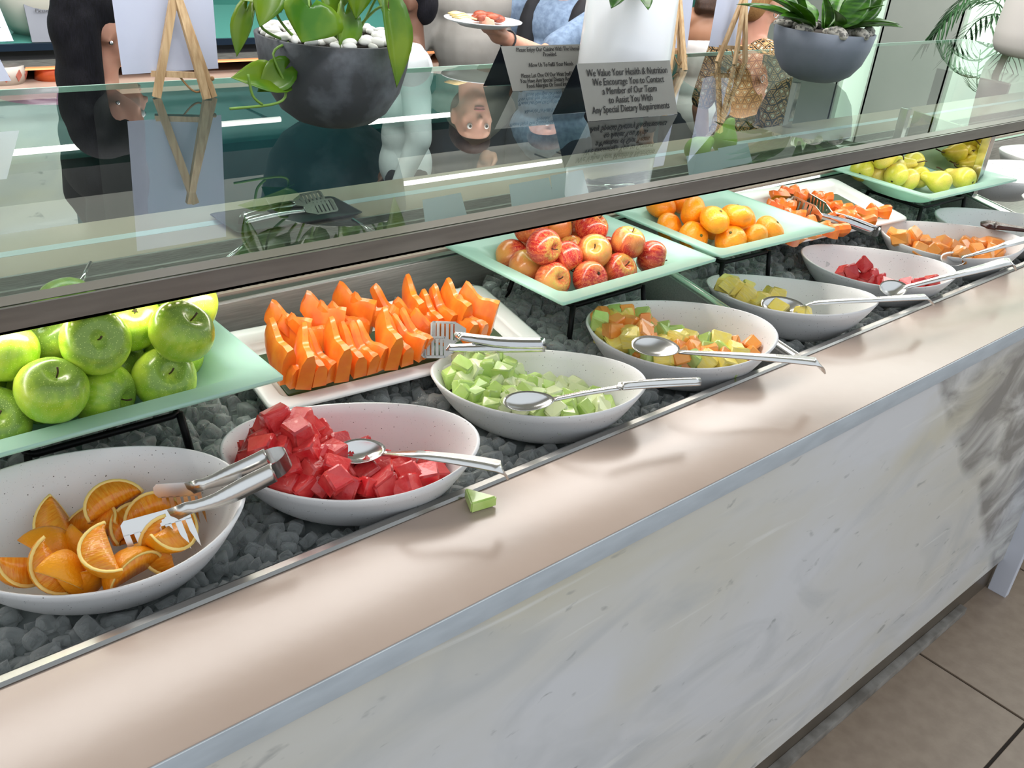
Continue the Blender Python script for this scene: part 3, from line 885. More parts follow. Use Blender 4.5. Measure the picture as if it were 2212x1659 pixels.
def make_bowl(pb, label, zb=-0.045):
    b = root('serving_bowl', (pb[0], pb[1], H + zb), label, 'bowl', 'speckled oval serving bowls')
    NT, NR = 72, 12
    bm = bmesh.new()

    def ring(rho, inner):
        r = []
        for k in range(NT):
            t = 2 * pi * k / NT
            u, v, w = bowl_rim(pb, t)
            zr = pb[2] + w
            h = max(0, (rho - RHO0) / (1 - RHO0)) ** BPOW
            q = rho - (0.030 * (0.4 + 0.6 * rho) if inner else 0)
            x, y = bowl_xy(pb, u * q, v * q)
            z = zb + (zr - zb) * h + (0.0055 * (1 - 0.75 * h) if inner else 0)
            r.append(bm.verts.new((x, y, H + z)))
        return r
    rhos = [RHO0 + (1 - RHO0) * i / NR for i in range(NR + 1)]
    rings = [ring(r, False) for r in rhos]
    top = []
    for k in range(NT):                       # rounded lip
        t = 2 * pi * k / NT
        u, v, w = bowl_rim(pb, t)
        x, y = bowl_xy(pb, u * 0.985, v * 0.985)
        top.append(bm.verts.new((x, y, H + pb[2] + w + 0.0022)))
    rings.append(top)
    rings += [ring(r, True) for r in rhos[::-1]]
    for A_, B_ in zip(rings, rings[1:]):
        for k in range(NT):
            bm.faces.new((A_[k], A_[(k + 1) % NT], B_[(k + 1) % NT], B_[k]))
    bm.faces.new(rings[0][::-1])
    bm.faces.new(rings[-1])
    put('bowl_body', bm, speck, b)
    return b


BL = ['speckled white oval bowl of orange wedges with a fork tongs', 'speckled white oval bowl heaped with red watermelon chunks',
      'speckled white oval bowl of green honeydew chunks', 'speckled white oval bowl of mixed melon and pineapple chunks',
      'speckled white oval bowl nearly emptied of yellow pineapple', 'speckled white oval bowl with few watermelon pieces left',
      'speckled white oval bowl of orange cantaloupe pieces', 'speckled white oval bowl of dark red jam with brown ladle']
for pb, lb in zip(D['bowls'], BL):
    make_bowl(pb, lb)
BX = [[3.02, 1.10, 0.075, -0.35, 0.02, 0.05], [3.36, 1.13, 0.085, -0.35, 0.02, 0.05], [2.98, 0.86, 0.045, -0.7, 0.03, 0.05]]
for pb, lb in zip(BX, ('empty white oval bowl just past the cross bar and post', 'white oval bowl behind the empty one in the far well', 'white oval bowl at the front of the far well')):
    make_bowl(pb, lb, zb=-0.01)

# ---------------------------------------------------------------- frosted glass plates on black wire stands
def rrect(a, b, r, n=6):
    """Rounded rectangle outline, half sizes a, b."""
    out = []
    for cx, cy, s in ((a - r, b - r, 0), (-a + r, b - r, 1), (-a + r, -b + r, 2), (a - r, -b + r, 3)):
        for k in range(n + 1):
            t = pi / 2 * (s + k / n)
            out.append((cx + r * cos(t), cy + r * sin(t)))
    return out


def loft(bm, rings, close_first=True, close_last=True):
    vs = [[bm.verts.new(p) for p in r] for r in rings]
    n = len(vs[0])
    for A_, B_ in zip(vs, vs[1:]):
        for k in range(n):
            bm.faces.new((A_[k], A_[(k + 1) % n], B_[(k + 1) % n], B_[k]))
    if close_first:
        bm.faces.new(vs[0][::-1])
    if close_last:
        bm.faces.new(vs[-1])


def glass_plate(cx, cy, z, a, b, yaw, label, stand_label):
    co, si = cos(yaw), sin(yaw)

    def P(p, zz):
        return (cx + co * p[0] - si * p[1], cy + si * p[0] + co * p[1], H + zz)
    t = root('glass_plate', (cx, cy, H + z - 0.055), label, 'plate', 'frosted glass fruit plates')
    bm = bmesh.new()
    prof = [(0.0, 0.0, 0.004), (0.004, -0.001, 0.005), (0.036, -0.004, 0.02), (0.046, -0.011, 0.03), (0.060, -0.028, 0.04), (0.078, -0.043, 0.05), (0.10, -0.0495, 0.05)]
    up = [[P(p, z + dz) for p in rrect(a - i, b - i, r)] for i, dz, r in prof]
    dn = [[P(p, z + dz - 0.0055) for p in rrect(a - i - 0.0005, b - i - 0.0005, r)] for i, dz, r in prof]
    loft(bm, dn[::-1] + up)
    put('plate_body', bm, frost, t)
    s = root('plate_stand', (cx, cy, H + icez(cy) - 0.01), stand_label, 'stand', 'black wire stands under the glass plates')
    zr = z - 0.046 - 0.0145
    sa, sb = a - 0.112, b - 0.078
    bm = bmesh.new()
    loopz = [P(p, zr) for p in rrect(sa, sb, 0.01, 2)]
    tube(bm, loopz + [loopz[0]], 0.0045, 6)
    put('ring', bm, black_metal, s)
    for x, y in ((sa, sb), (-sa, sb), (-sa, -sb), (sa, -sb)):
        bm = bmesh.new()
        q = P((x * 1.12, y * 1.14), icez(cy + y) - 0.02)
        tube(bm, [P((x, y), zr + 0.002), q], 0.0052, 6)
        put('leg', bm, black_metal, s)
    return t


PZ = 0.115
PL = [(0.305, 1.128, 0.205, 0.155, 0.0, 'green apples', 'nearest'), (1.212, 1.128, 0.207, 0.157, 0.02, 'red striped apples', 'second'),
      (1.640, 1.128, 0.190, 0.155, -0.035, 'orange mandarins', 'third'), (2.527, 1.130, 0.226, 0.157, -0.035, 'yellow green pears', 'farthest')]
for cx, cy, a, b, yaw, what, nth in PL:
    glass_plate(cx, cy, PZ, a, b, yaw, 'pale green frosted glass plate holding %s' % what, 'black wire stand under the glass plate of %s' % what)

# ---------------------------------------------------------------- white trays
def tray(cx, cy, z, a, b, yaw, slope, label, deep=0.022):
    co, si = cos(yaw), sin(yaw)

    def P(p, zz):
        y = si * p[0] + co * p[1]
        return (cx + co * p[0] - si * p[1], cy + y, H + z + zz + slope * y)
    t = root('white_tray', (cx, cy, H + z - deep), label, 'tray', 'white melamine fruit trays')
    bm = bmesh.new()
    dn = [(0.035, -deep), (0.024, -deep + 0.002), (0.006, -0.007), (0.0, -0.003)]
    up = [(0.001, 0.001), (0.006, 0.0025), (0.028, -0.0015), (0.033, -0.006), (0.037, -deep + 0.007), (0.045, -deep + 0.0045)]
    loft(bm, [[P(p, dz) for p in rrect(a - i, b - i, max(0.004, 0.018 - i * 0.2))] for i, dz in dn + up])
    put('tray_body', bm, white_melamine, t)
    bm = bmesh.new()                           # the leaf that lines the tray
    loft(bm, [[P(p, -deep + 0.005) for p in rrect(a - 0.047, b - 0.047, 0.006)], [P(p, -deep + 0.0062) for p in rrect(a - 0.049, b - 0.049, 0.006)]])
    put('banana_leaf', bm, M('banana_leaf', (44, 66, 30), rough=0.35, rgb2=(58, 84, 38), scale=30, stretch=(1, 14, 1)), t)
    return P


TP = tray(0.778, 1.120, 0.041, 0.252, 0.103, -0.06, 0.16, 'long white tray of orange papaya wedges beside the green apples')
TP2 = tray(2.045, 1.157, 0.074, 0.250, 0.120, -0.06, 0.16, 'white tray of deep orange papaya pieces between mandarins and pears')

# ---------------------------------------------------------------- round fruit
def fruit_mat(name, a, b, c=None, stretch=(9, 9, 1.2), lo=0.4, hi=0.62, rough=0.25, speck_col=None, bump=0.02, bscale=120, bowlz=0.0, vary=0.10, top=None):
    """Skin colours: a to b by drawn-out noise (streaks run from stalk to base); c by a broad noise patch; tiny specks."""
    m = M(name, a, rough=rough, bump=bump, bscale=bscale, coat=0.12)
    nodes, links = N(m)
    bsdf = nodes['Principled BSDF']
    tc_ = nodes.new('ShaderNodeTexCoord')
    oi = nodes.new('ShaderNodeObjectInfo')
    sh = nodes.new('ShaderNodeVectorMath'); sh.operation = 'ADD'
    sc = nodes.new('ShaderNodeVectorMath'); sc.operation = 'SCALE'; sc.inputs['Scale'].default_value = 7.0
    cx = nodes.new('ShaderNodeCombineXYZ')
    for k in 'XYZ':
        links.new(oi.outputs['Random'], cx.inputs[k])
    links.new(cx.outputs[0], sc.inputs[0]); links.new(tc_.outputs['Object'], sh.inputs[0]); links.new(sc.outputs[0], sh.inputs[1])
    mp = nodes.new('ShaderNodeMapping'); mp.inputs['Scale'].default_value = stretch
    links.new(sh.outputs[0], mp.inputs['Vector'])

    def nz(vec, scale, det=4):
        n = nodes.new('ShaderNodeTexNoise'); n.inputs['Scale'].default_value = scale; n.inputs['Detail'].default_value = det
        links.new(vec, n.inputs['Vector'])
        return n.outputs['Fac']

    def rg(f, lo_, hi_):
        r = nodes.new('ShaderNodeMapRange'); r.inputs['From Min'].default_value = lo_; r.inputs['From Max'].default_value = hi_
        links.new(f, r.inputs['Value'])
        return r.outputs['Result']

    def mx(f, A_, B_):
        x = nodes.new('ShaderNodeMix'); x.data_type = 'RGBA'
        for k, v in (('A', A_), ('B', B_)):
            if isinstance(v, tuple):
                x.inputs[k].default_value = lin(v)
            else:
                links.new(v, x.inputs[k])
        links.new(f, x.inputs['Factor'])
        return x.outputs['Result']
    col = mx(rg(nz(mp.outputs[0], 22, 6), lo, hi), a, b)
    if c:
        col = mx(rg(nz(sh.outputs[0], 16, 2), 0.46, 0.66), col, c)
    if top:                                    # stalk end shows the ground colour
        sp_ = nodes.new('ShaderNodeSeparateXYZ'); links.new(tc_.outputs['Object'], sp_.inputs[0])
        nn = nodes.new('ShaderNodeMath'); nn.operation = 'MULTIPLY_ADD'; nn.inputs[1].default_value = 0.02
        links.new(nz(mp.outputs[0], 18, 3), nn.inputs[0]); links.new(sp_.outputs['Z'], nn.inputs[2])
        col = mx(rg(nn.outputs[0], top[1], top[2]), col, top[0])
    if speck_col:
        v = nodes.new('ShaderNodeTexVoronoi'); v.inputs['Scale'].default_value = 430
        links.new(sh.outputs[0], v.inputs['Vector'])
        l2 = nodes.new('ShaderNodeMath'); l2.operation = 'LESS_THAN'; l2.inputs[1].default_value = 0.2
        links.new(v.outputs['Distance'], l2.inputs[0])
        col = mx(l2.outputs[0], col, speck_col)
    hs = nodes.new('ShaderNodeHueSaturation')
    rv = nodes.new('ShaderNodeMapRange'); rv.inputs['To Min'].default_value = 1 - vary; rv.inputs['To Max'].default_value = 1 + vary
    links.new(oi.outputs['Random'], rv.inputs['Value']); links.new(rv.outputs['Result'], hs.inputs['Value'])
    links.new(col, hs.inputs['Color']); links.new(hs.outputs['Color'], bsdf.inputs['Base Color'])
    return m


green_skin = fruit_mat('green_apple_skin', (146, 186, 48), (172, 200, 66), c=(186, 204, 72), stretch=(5, 5, 2), rough=0.24, speck_col=(190, 208, 110), top=((120, 150, 60), 0.028, 0.040))
gala_skin = fruit_mat('striped_apple_skin', (176, 42, 40), (218, 104, 62), c=(222, 150, 78), stretch=(12, 12, 0.7), lo=0.42, hi=0.66, rough=0.24, speck_col=(226, 160, 110), top=((196, 176, 76), 0.031, 0.042), vary=0.16)
mand_skin = fruit_mat('mandarin_skin', (244, 142, 20), (250, 156, 30), rough=0.3, bump=0.35, bscale=260, stretch=(3, 3, 3), vary=0.06)
pear_skin = fruit_mat('pear_skin', (196, 192, 58), (212, 202, 80), c=(214, 190, 92), stretch=(3, 3, 2), rough=0.32, speck_col=(150, 140, 50), vary=0.08)
stem_m = M('fruit_stem', (70, 52, 30), rough=0.7)
dark_spot = M('calyx', (58, 48, 26), rough=0.8)


def apple_mesh(r, flat, seed, shoulder=0.16):
    bm = bmesh.new()
    q = random.Random(seed)
    ph, am = q.uniform(0, 6), q.uniform(0.01, 0.035)
    prof = []
    for k in range(19):
        t = pi * k / 18
        rr_ = r * sin(t) ** 0.92 * (1 + 0.06 * cos(t))
        z = r * flat * cos(t)
        d = math.exp(-(rr_ / (r * 0.30)) ** 2)
        z -= r * 0.34 * d if cos(t) > 0 else -r * 0.20 * d
        prof.append((rr_ if 0 < k < 18 else 0, z))
    lathe(bm, prof, seg=24, wob=lambda a, z: 1 + am * cos(5 * a + ph) * (0.4 + abs(z) / r) * 0.6 + 0.03 * cos(a + ph))
    return bm


def pear_mesh(r, seed):
    bm = bmesh.new()
    prof = [(0, -r * 0.86), (r * 0.16, -r * 0.93), (r * 0.5, -r * 0.9), (r * 0.85, -r * 0.55), (r, -r * 0.05), (r * 0.94, r * 0.38), (r * 0.72, r * 0.82), (r * 0.5, r * 1.2), (r * 0.42, r * 1.5), (r * 0.33, r * 1.72), (r * 0.16, r * 1.86), (0, r * 1.84)]
    pts = smooth_path([(a, 0, b) for a, b in prof], 2)
    lathe(bm, [(max(0, p[0]) if 0 < i < len(pts) - 1 else 0, p[2]) for i, p in enumerate(pts)], seg=22, wob=lambda a, z: 1 + 0.035 * cos(2 * a + seed) + 0.02 * cos(3 * a))
    for v in bm.verts:
        v.co.x += 0.10 * max(0, v.co.z) ** 2 / r
    return bm


def fruit_set(kind, items, protos, rots, where, adj, cat, group, rows, lblparts=None):
    used = set()
    for i, (x, y, z, row, k) in enumerate(items):
        p = protos[i % len(protos)]
        o = p if p.name not in used else copy_tree(p)
        used.add(p.name)
        o.location = (x, y, H + z)
        o.rotation_euler = rots[i % len(rots)]
        tag(o, '%s, %s from the left in the %s row on its plate' % (adj, ORD[k], rows[row]), cat, group)
    for p in protos:
        if p.name not in used:
            for c in list(p.children):
                bpy.data.objects.remove(c)
            bpy.data.objects.remove(p)


def apple_proto(name, r, flat, seed, mat):
    t = bpy.data.objects.new(name, None)
    t.empty_display_size = 0.03
    COL.objects.link(t)
    put('flesh', apple_mesh(r, flat, seed), mat, t)
    bm = bmesh.new()
    tube(bm, smooth_path([(0, 0, r * flat * 0.62), (0.001, 0, r * flat * 0.85), (0.003, 0.002, r * flat * 1.0)], 3), [0.0009, 0.0013], 6)
    put('stem', bm, stem_m, t)
    bm = bmesh.new()
    for k in range(5):
        a = 2 * pi * k / 5
        tube(bm, [(0, 0, -r * flat * 0.80), (0.0025 * cos(a), 0.0025 * sin(a), -r * flat * 0.86), (0.004 * cos(a), 0.004 * sin(a), -r * flat * 0.80)], [0.0015, 0.0004], 4)
    put('calyx', bm, dark_spot, t)
    return t


qa = random.Random(11)
g_rots = [(radians(a), radians(b), radians(c)) for a, b, c in ((12, 8, 0), (95, 10, 40), (48, -6, 10), (-120, 10, 20), (20, -14, 60), (80, 40, 0), (15, 10, 90), (60, 60, 30), (30, 20, 10), (10, -30, 0), (140, 0, 10), (62, -12, 0), (-140, 30, -30), (30, -40, 0), (100, 20, 10), (40, 0, 0))]
fruit_set('green_apple', D['green'], [apple_proto('green_apple', 0.0405, 0.90, s, green_skin) for s in range(4)], g_rots, 'glass plate', 'shiny green apple', 'apple', 'green apples on the nearest glass plate', ['front', 'middle', 'back'])
fruit_set('red_apple', D['red'], [apple_proto('red_apple', 0.0325, 0.92, 20 + s, gala_skin) for s in range(4)], g_rots[3:] + g_rots[:2], 'glass plate', 'striped red apple', 'apple', 'striped red apples on the second glass plate', ['front', 'middle', 'back'])
mp_ = []
for s in range(3):
    t = bpy.data.objects.new('mandarin', None)
    COL.objects.link(t)
    bm = bmesh.new()
    r = 0.0335
    prof = []
    for k in range(17):
        a = pi * k / 16
        rr_ = r * sin(a) ** 0.9
        z = r * 0.74 * cos(a)
        z -= (0.10 if cos(a) > 0 else -0.14) * r * math.exp(-(rr_ / (r * 0.25)) ** 2)
        prof.append((rr_ if 0 < k < 16 else 0, z))
    lathe(bm, prof, seg=24, wob=lambda a, z, s=s: 1 + 0.02 * cos(7 * a + s) + 0.03 * cos(2 * a + s))
    put('peel', bm, mand_skin, t)
    bm = bmesh.new()
    ball(bm, (0, 0, r * 0.69), (0.0035, 0.0035, 0.0015), 8)
    put('stem_button', bm, M('stem_button', (92, 96, 44), rough=0.8), t)
    mp_.append(t)
fruit_set('mandarin', D['mand'], mp_, g_rots, 'glass plate', 'glossy orange mandarin', 'mandarin', 'mandarins on the third glass plate', ['front', 'back'])
pp_ = []
for s in range(3):
    t = bpy.data.objects.new('pear', None)
    COL.objects.link(t)
    r = 0.0305
    put('flesh', pear_mesh(r, s), pear_skin, t)
    bm = bmesh.new()
    tube(bm, smooth_path([(0.006, 0, r * 1.8), (0.008, 0, r * 2.1), (0.014, 0.003, r * 2.4), (0.026, 0.006, r * 2.5)], 3), [0.0014, 0.002], 6)
    put('stem', bm, stem_m, t)
    bm = bmesh.new()
    ball(bm, (0, 0, -r * 0.88), (0.004, 0.004, 0.002), 8)
    put('calyx', bm, dark_spot, t)
    pp_.append(t)
p_rots = [(radians(a), radians(b), radians(c)) for a, b, c in ((80, 0, 110), (70, 20, 60), (85, 10, 30), (60, 0, 100), (85, 0, 95), (80, 0, 85), (88, 0, 100), (75, 10, 200), (84, 0, 172), (60, 30, 0))]
fruit_set('pear', D['pears'], pp_, p_rots, 'glass plate', 'yellow green pear', 'pear', 'pears on the farthest glass plate', ['front', 'back'])

# ---------------------------------------------------------------- cut fruit
orange_peel = M('orange_peel', (240, 158, 24), rough=0.35, rgb2=(232, 146, 18), scale=40, bump=0.3, bscale=260, vary=0.06)
pith = M('orange_pith', (246, 214, 128), rough=0.5)
orange_flesh = M('orange_flesh', (232, 132, 16), rough=0.2, rgb2=(244, 164, 46), scale=70, stretch=(1, 1, 5), bump=0.25, bscale=120, coat=0.3)
pap_flesh = M('papaya_flesh', (240, 138, 44), rough=0.28, rgb2=(230, 104, 34), scale=26, bump=0.12, bscale=70, coat=0.25, vary=0.07)
pap_core = M('papaya_core', (240, 96, 40), rough=0.3, rgb2=(250, 168, 70), scale=60, stretch=(1, 4, 4), bump=0.5, bscale=120, coat=0.3)
pap_rind = M('papaya_rind', (246, 158, 40), rough=0.3)
wm_m = M('watermelon_flesh', (206, 38, 46), rough=0.25, rgb2=(226, 88, 82), scale=30, bump=0.25, bscale=160, coat=0.3, vary=0.14)
hd_m = M('honeydew_flesh', (176, 208, 104), rough=0.25, rgb2=(200, 222, 140), scale=26, bump=0.08, bscale=120, coat=0.3, vary=0.12)
hd_pale = M('honeydew_pale', (216, 226, 168), rough=0.28, rgb2=(226, 234, 190), scale=26, coat=0.3, vary=0.05)
ct_m = M('cantaloupe_flesh', (248, 152, 62), rough=0.28, rgb2=(246, 172, 92), scale=30, bump=0.08, bscale=120, coat=0.3, vary=0.08)
pn_m = M('pineapple_flesh', (244, 222, 96), rough=0.3, rgb2=(240, 222, 132), scale=60, stretch=(1, 1, 4), bump=0.3, bscale=120, coat=0.3, vary=0.07)
seed_m = M('pale_seed', (240, 216, 180), rough=0.5)


def wedge_proto(seed):
    """A sixth of an orange: peel outside, pith rim, juicy flesh on the two cut faces."""
    q = random.Random(seed)
    t = bpy.data.objects.new('orange_wedge', None)
    COL.objects.link(t)
    r, half = 0.036, radians(q.uniform(32, 40))
    na, nb = 10, 14

    def S(rad, a, b):
        return Vector((rad * cos(b) * cos(a), rad * cos(b) * sin(a), rad * sin(b) * 0.98))
    bm = bmesh.new()
    rim = [[bm.verts.new(S(r, -half + 2 * half * i / na, -pi / 2 * 0.98 + pi * 0.98 * j / nb)) for j in range(nb + 1)] for i in range(na + 1)]
    inn = [[bm.verts.new(S(r * 0.90, -half + 2 * half * i / na, -pi / 2 * 0.98 + pi * 0.98 * j / nb)) for j in range(nb + 1)] for i in range(na + 1)]
    for i in range(na):
        for j in range(nb):
            bm.faces.new((rim[i][j], rim[i + 1][j], rim[i + 1][j + 1], rim[i][j + 1]))
            bm.faces.new((inn[i][j], inn[i][j + 1], inn[i + 1][j + 1], inn[i + 1][j]))
    for j in range(nb):
        for i in (0, na):
            bm.faces.new((rim[i][j], rim[i][j + 1], inn[i][j + 1], inn[i][j]))
    for i in range(na):
        for j in (0, nb):
            bm.faces.new((rim[i][j], rim[i + 1][j], inn[i + 1][j], inn[i][j]))
    p = put('peel', bm, orange_peel, t)
    p.data.materials.append(pith)
    for f in p.data.polygons:
        if abs(f.normal.dot(f.center.normalized())) < 0.6 or f.normal.dot(f.center) < 0:
            f.material_index = 1
    bm = bmesh.new()
    core = 0.12
    for s in (-1, 1):
        pass
    k_in = [[bm.verts.new(S(r * 0.895, -half * 0.985 + 2 * half * 0.985 * i / na, -pi / 2 * 0.96 + pi * 0.96 * j / nb)) for j in range(nb + 1)] for i in range(na + 1)]
    ax = [bm.verts.new((r * core, 0, -r * 0.80 + 1.6 * r * j / nb)) for j in range(nb + 1)]
    for i in range(na):
        for j in range(nb):
            bm.faces.new((k_in[i][j], k_in[i + 1][j], k_in[i + 1][j + 1], k_in[i][j + 1]))
    for j in range(nb):
        bm.faces.new((k_in[0][j], k_in[0][j + 1], ax[j + 1], ax[j]))
        bm.faces.new((k_in[na][j], ax[j], ax[j + 1], k_in[na][j + 1]))
    for i in range(na):
        bm.faces.new((k_in[i][0], ax[0], k_in[i + 1][0]))
        bm.faces.new((k_in[i][nb], k_in[i + 1][nb], ax[nb]))
    put('flesh', bm, orange_flesh, t)
    for ch in t.children:                      # centre the piece on its own middle
        ch.data.transform(Matrix.Translation((-r * 0.55, 0, 0)))
    return t


W_ROT = [(80, 10, 95), (75, -20, 75), (40, 70, 130), (70, 20, 40), (85, 0, 110), (20, -30, -40), (30, 10, -120), (10, 60, 200), (20, 30, 160), (30, -20, -20), (60, 20, -60), (80, -30, 100), (85, -60, 110), (20, 20, 130), (30, 100, 60), (70, 40, 160), (85, 0, 60)]
wp_ = [wedge_proto(s) for s in range(3)]
used = set()
order = sorted(range(len(D['wedges'])), key=lambda i: D['wedges'][i][0])
for n, i in enumerate(order):
    p = wp_[i % 3]
    o = p if i % 3 not in used else copy_tree(p)
    used.add(i % 3)
    x, y, z = settle(D['bowls'][0], *D['wedges'][i], 0.046 if i in (13, 14) else 0.034)
    o.location = (x, y, H + z)
    o.rotation_euler = [radians(a) for a in W_ROT[i]]
    tag(o, 'orange wedge in the nearest bowl, %s counting from the left' % ORD[n], 'orange wedge', 'orange wedges in the nearest bowl')


def slice_proto(seed, L=0.125, th=0.021, hh=0.047, rise=0.045):
    """A papaya wedge cut lengthwise: flat sides, curved rind below, hollow seed side above; foot at the origin, tip along +x."""
    q = random.Random(seed)
    t = bpy.data.objects.new('papaya_wedge', None)
    COL.objects.link(t)
    bm = bmesh.new()
    n = 12
    rows = []
    for i in range(n + 1):
        s = i / n
        x = L * s
        zb = rise * s ** 1.7
        h = hh * (1 - 0.45 * s ** 3) * (1 if i < n else 0.35) - 0.012 * math.exp(-((s - 0.5) / 0.25) ** 2)
        w = th * (1 - 0.55 * s ** 4)
        jig = q.uniform(-0.0012, 0.0012)
        rows.append([Vector((x, -w / 2, zb)), Vector((x, -w / 2 * 0.86, zb + h * 0.75)), Vector((x, -w * 0.16, zb + h + jig)), Vector((x, w * 0.22, zb + h * 0.96 - jig)), Vector((x, w / 2 * 0.9, zb + h * 0.7)), Vector((x, w / 2, zb))])
    vs = [[bm.verts.new(p) for p in r] for r in rows]
    for A_, B_ in zip(vs, vs[1:]):
        for k in range(6):
            bm.faces.new((A_[k], A_[(k + 1) % 6], B_[(k + 1) % 6], B_[k]))
    bm.faces.new(vs[0][::-1])
    bm.faces.new(vs[-1])
    b = shade(put('flesh', bm, pap_flesh, t), 28)
    b.data.materials.append(pap_rind)
    for f in b.data.polygons:
        if f.normal.z < -0.55:
            f.material_index = 1
    bm = bmesh.new()                           # ragged seed lining along the hollow
    ridge = []
    for i in range(1, n):
        r = rows[i]
        c = (r[2] * 0.4 + r[3] * 0.6)
        ridge.append(Vector((c.x, c.y + q.uniform(-0.0015, 0.0015), c.z - 0.0028 + q.uniform(-0.0012, 0.0018))))
    tube(bm, smooth_path(ridge, 3), [0.0015] + [0.0052] * 6 + [0.0012], 7)
    put('seed_lining', bm, pap_core, t)
    return t


def lay_slices(items, protos, labeler, group, pick=None):
    used = set()
    for i, (a, b) in enumerate(items):
        k = i % len(protos) if pick is None else pick(i)
        o = protos[k] if k not in used else copy_tree(protos[k])
        used.add(k)
        a, b = Vector(a), Vector(b)
        d = b - a
        yaw = math.atan2(d.y, d.x)
        ln = math.hypot(d.x, d.y)
        o.location = (a.x, a.y, H + a.z)
        o.rotation_euler = (radians(qa.uniform(-4, 12) if pick else qa.uniform(-50, 50)), radians(-9 if pick else -2), yaw)
        s = min(1.15, max(0.55, ln / 0.115))
        o.scale = (s, 1.05, 0.85 + 0.25 * s)
        tag(o, labeler(i), 'papaya wedge', group)


NB = 13
def plab(i):
    if i < NB:
        return 'papaya wedge, %s from the left in the front row of the long white tray' % ORD[i]
    return 'papaya wedge, %s from the left in the back row of the long white tray' % ORD[i - NB]


LEAD = (0, 2, 5, 9, 13, 16, 20, 24, 28, 31)
lay_slices(D['papaya'], [slice_proto(0, hh=0.060, th=0.022), slice_proto(1, hh=0.038), slice_proto(2, hh=0.034), slice_proto(3, hh=0.040, rise=0.038)], plab, 'papaya wedges on the near white tray',
           lambda i: 0 if i in LEAD else 1 + i % 3)
lay_slices(D['papaya2'], [slice_proto(30 + s, L=0.10, th=0.026, hh=0.032, rise=0.014) for s in range(4)], lambda i: 'deep orange papaya piece on the white tray between mandarins and pears', 'papaya pieces on the far white tray')


def chunk_mesh(name, seed, s, jag=0.28, sharp=0.0):
    q = random.Random(seed)
    bm = bmesh.new()
    bmesh.ops.create_cube(bm, size=s)
    for v in bm.verts:
        v.co = Vector((v.co[i] * (1 + q.uniform(-jag, jag)) for i in range(3)))
    bmesh.ops.bevel(bm, geom=bm.edges[:], offset=s * 0.085, segments=2, affect='EDGES')
    me = bpy.data.meshes.new(name)
    for f in bm.faces:
        f.smooth = f.calc_area() < s * s * 0.3
    bm.to_mesh(me)
    bm.free()
    return me


def chunk_family(name, mat, s, n=5, jag=0.28, seed=0):
    out = []
    for k in range(n):
        me = chunk_mesh(name, seed + k, s, jag)
        me.materials.append(mat)
        out.append(me)
    return out


def drop_chunk(name, me, x, y, z, label, cat, group, rnd, sc=1.0, flat=False):
    o = bpy.data.objects.new(name, me)
    COL.objects.link(o)
    o.location = (x, y, H + z)
    o.rotation_euler = (rnd.uniform(-0.6, 0.6), rnd.uniform(-0.6, 0.6), rnd.uniform(0, 6.3))
    o.scale = [sc * rnd.uniform(0.88, 1.14) for _ in range(3)]
    return tag(o, label, cat, group)


def heap(pb, step, level, seed, pick, zb=-0.045, limit=200):
    """Pile chunks in a bowl: layers of jittered spots wherever the wanted heap top is above the heap so far."""
    q = random.Random(seed)
    n = 0
    lay = 0
    while lay < 7:
        u = -BA + (step * 0.5 if lay % 2 else 0)
        while u < BA:
            v = -BB + (step * 0.5 if lay % 2 else 0)
            while v < BB:
                uu, vv = u + q.uniform(-0.16, 0.16) * step, v + q.uniform(-0.16, 0.16) * step
                f = bowl_floor(pb, uu, vv, zb)
                if f is not None:
                    z = zb + 0.006 + step * 0.45 + lay * step * 0.72
                    if z < level(uu, vv) and n < limit and clear_of_wall(pb, uu, vv, z, step * 0.70, zb):
                        x, y = bowl_xy(pb, uu, vv)
                        pick(x, y, z, q)
                        n += 1
                v += step * 0.98
            u += step * 0.98
        lay += 1
    return n


def gauss(u, v, u0, v0, su, sv):
    return math.exp(-((u - u0) / su) ** 2 - ((v - v0) / sv) ** 2)


wm_f = chunk_family('watermelon_chunk', wm_m, 0.0285, seed=100)
pbw = D['bowls'][1]
heap(pbw, 0.0255, lambda u, v: 0.020 - 0.30 * (v + 0.02) + 0.062 * gauss(u, v, -0.080, 0.005, 0.065, 0.06) + 0.02 * gauss(u, v, -0.05, -0.03, 0.08, 0.06), 5,
     lambda x, y, z, q: drop_chunk('watermelon_chunk', q.choice(wm_f), x, y, z, 'red watermelon chunk in the heaped second bowl', 'watermelon', 'watermelon chunks in the second bowl', q))
hd_f = chunk_family('honeydew_chunk', hd_m, 0.026, seed=200, jag=0.34)
hp_f = chunk_family('honeydew_chunk', hd_pale, 0.026, seed=210, jag=0.3)
pbh = D['bowls'][2]
heap(pbh, 0.0235, lambda u, v: 0.024 - 0.20 * (v + 0.02) + 0.042 * gauss(u, v, -0.085, 0.035, 0.055, 0.05), 8,
     lambda x, y, z, q: drop_chunk('honeydew_chunk', q.choice(hd_f if q.random() < 0.68 else hp_f), x, y, z, 'pale green honeydew chunk in the honeydew bowl', 'honeydew', 'honeydew chunks in the third bowl', q))
ct_f = chunk_family('cantaloupe_chunk', ct_m, 0.028, seed=300, jag=0.32)
pn_f = chunk_family('pineapple_chunk', pn_m, 0.028, seed=400, jag=0.34)
hm_f = chunk_family('melon_chunk', hd_m, 0.028, seed=500, jag=0.32)
pbm = D['bowls'][3]


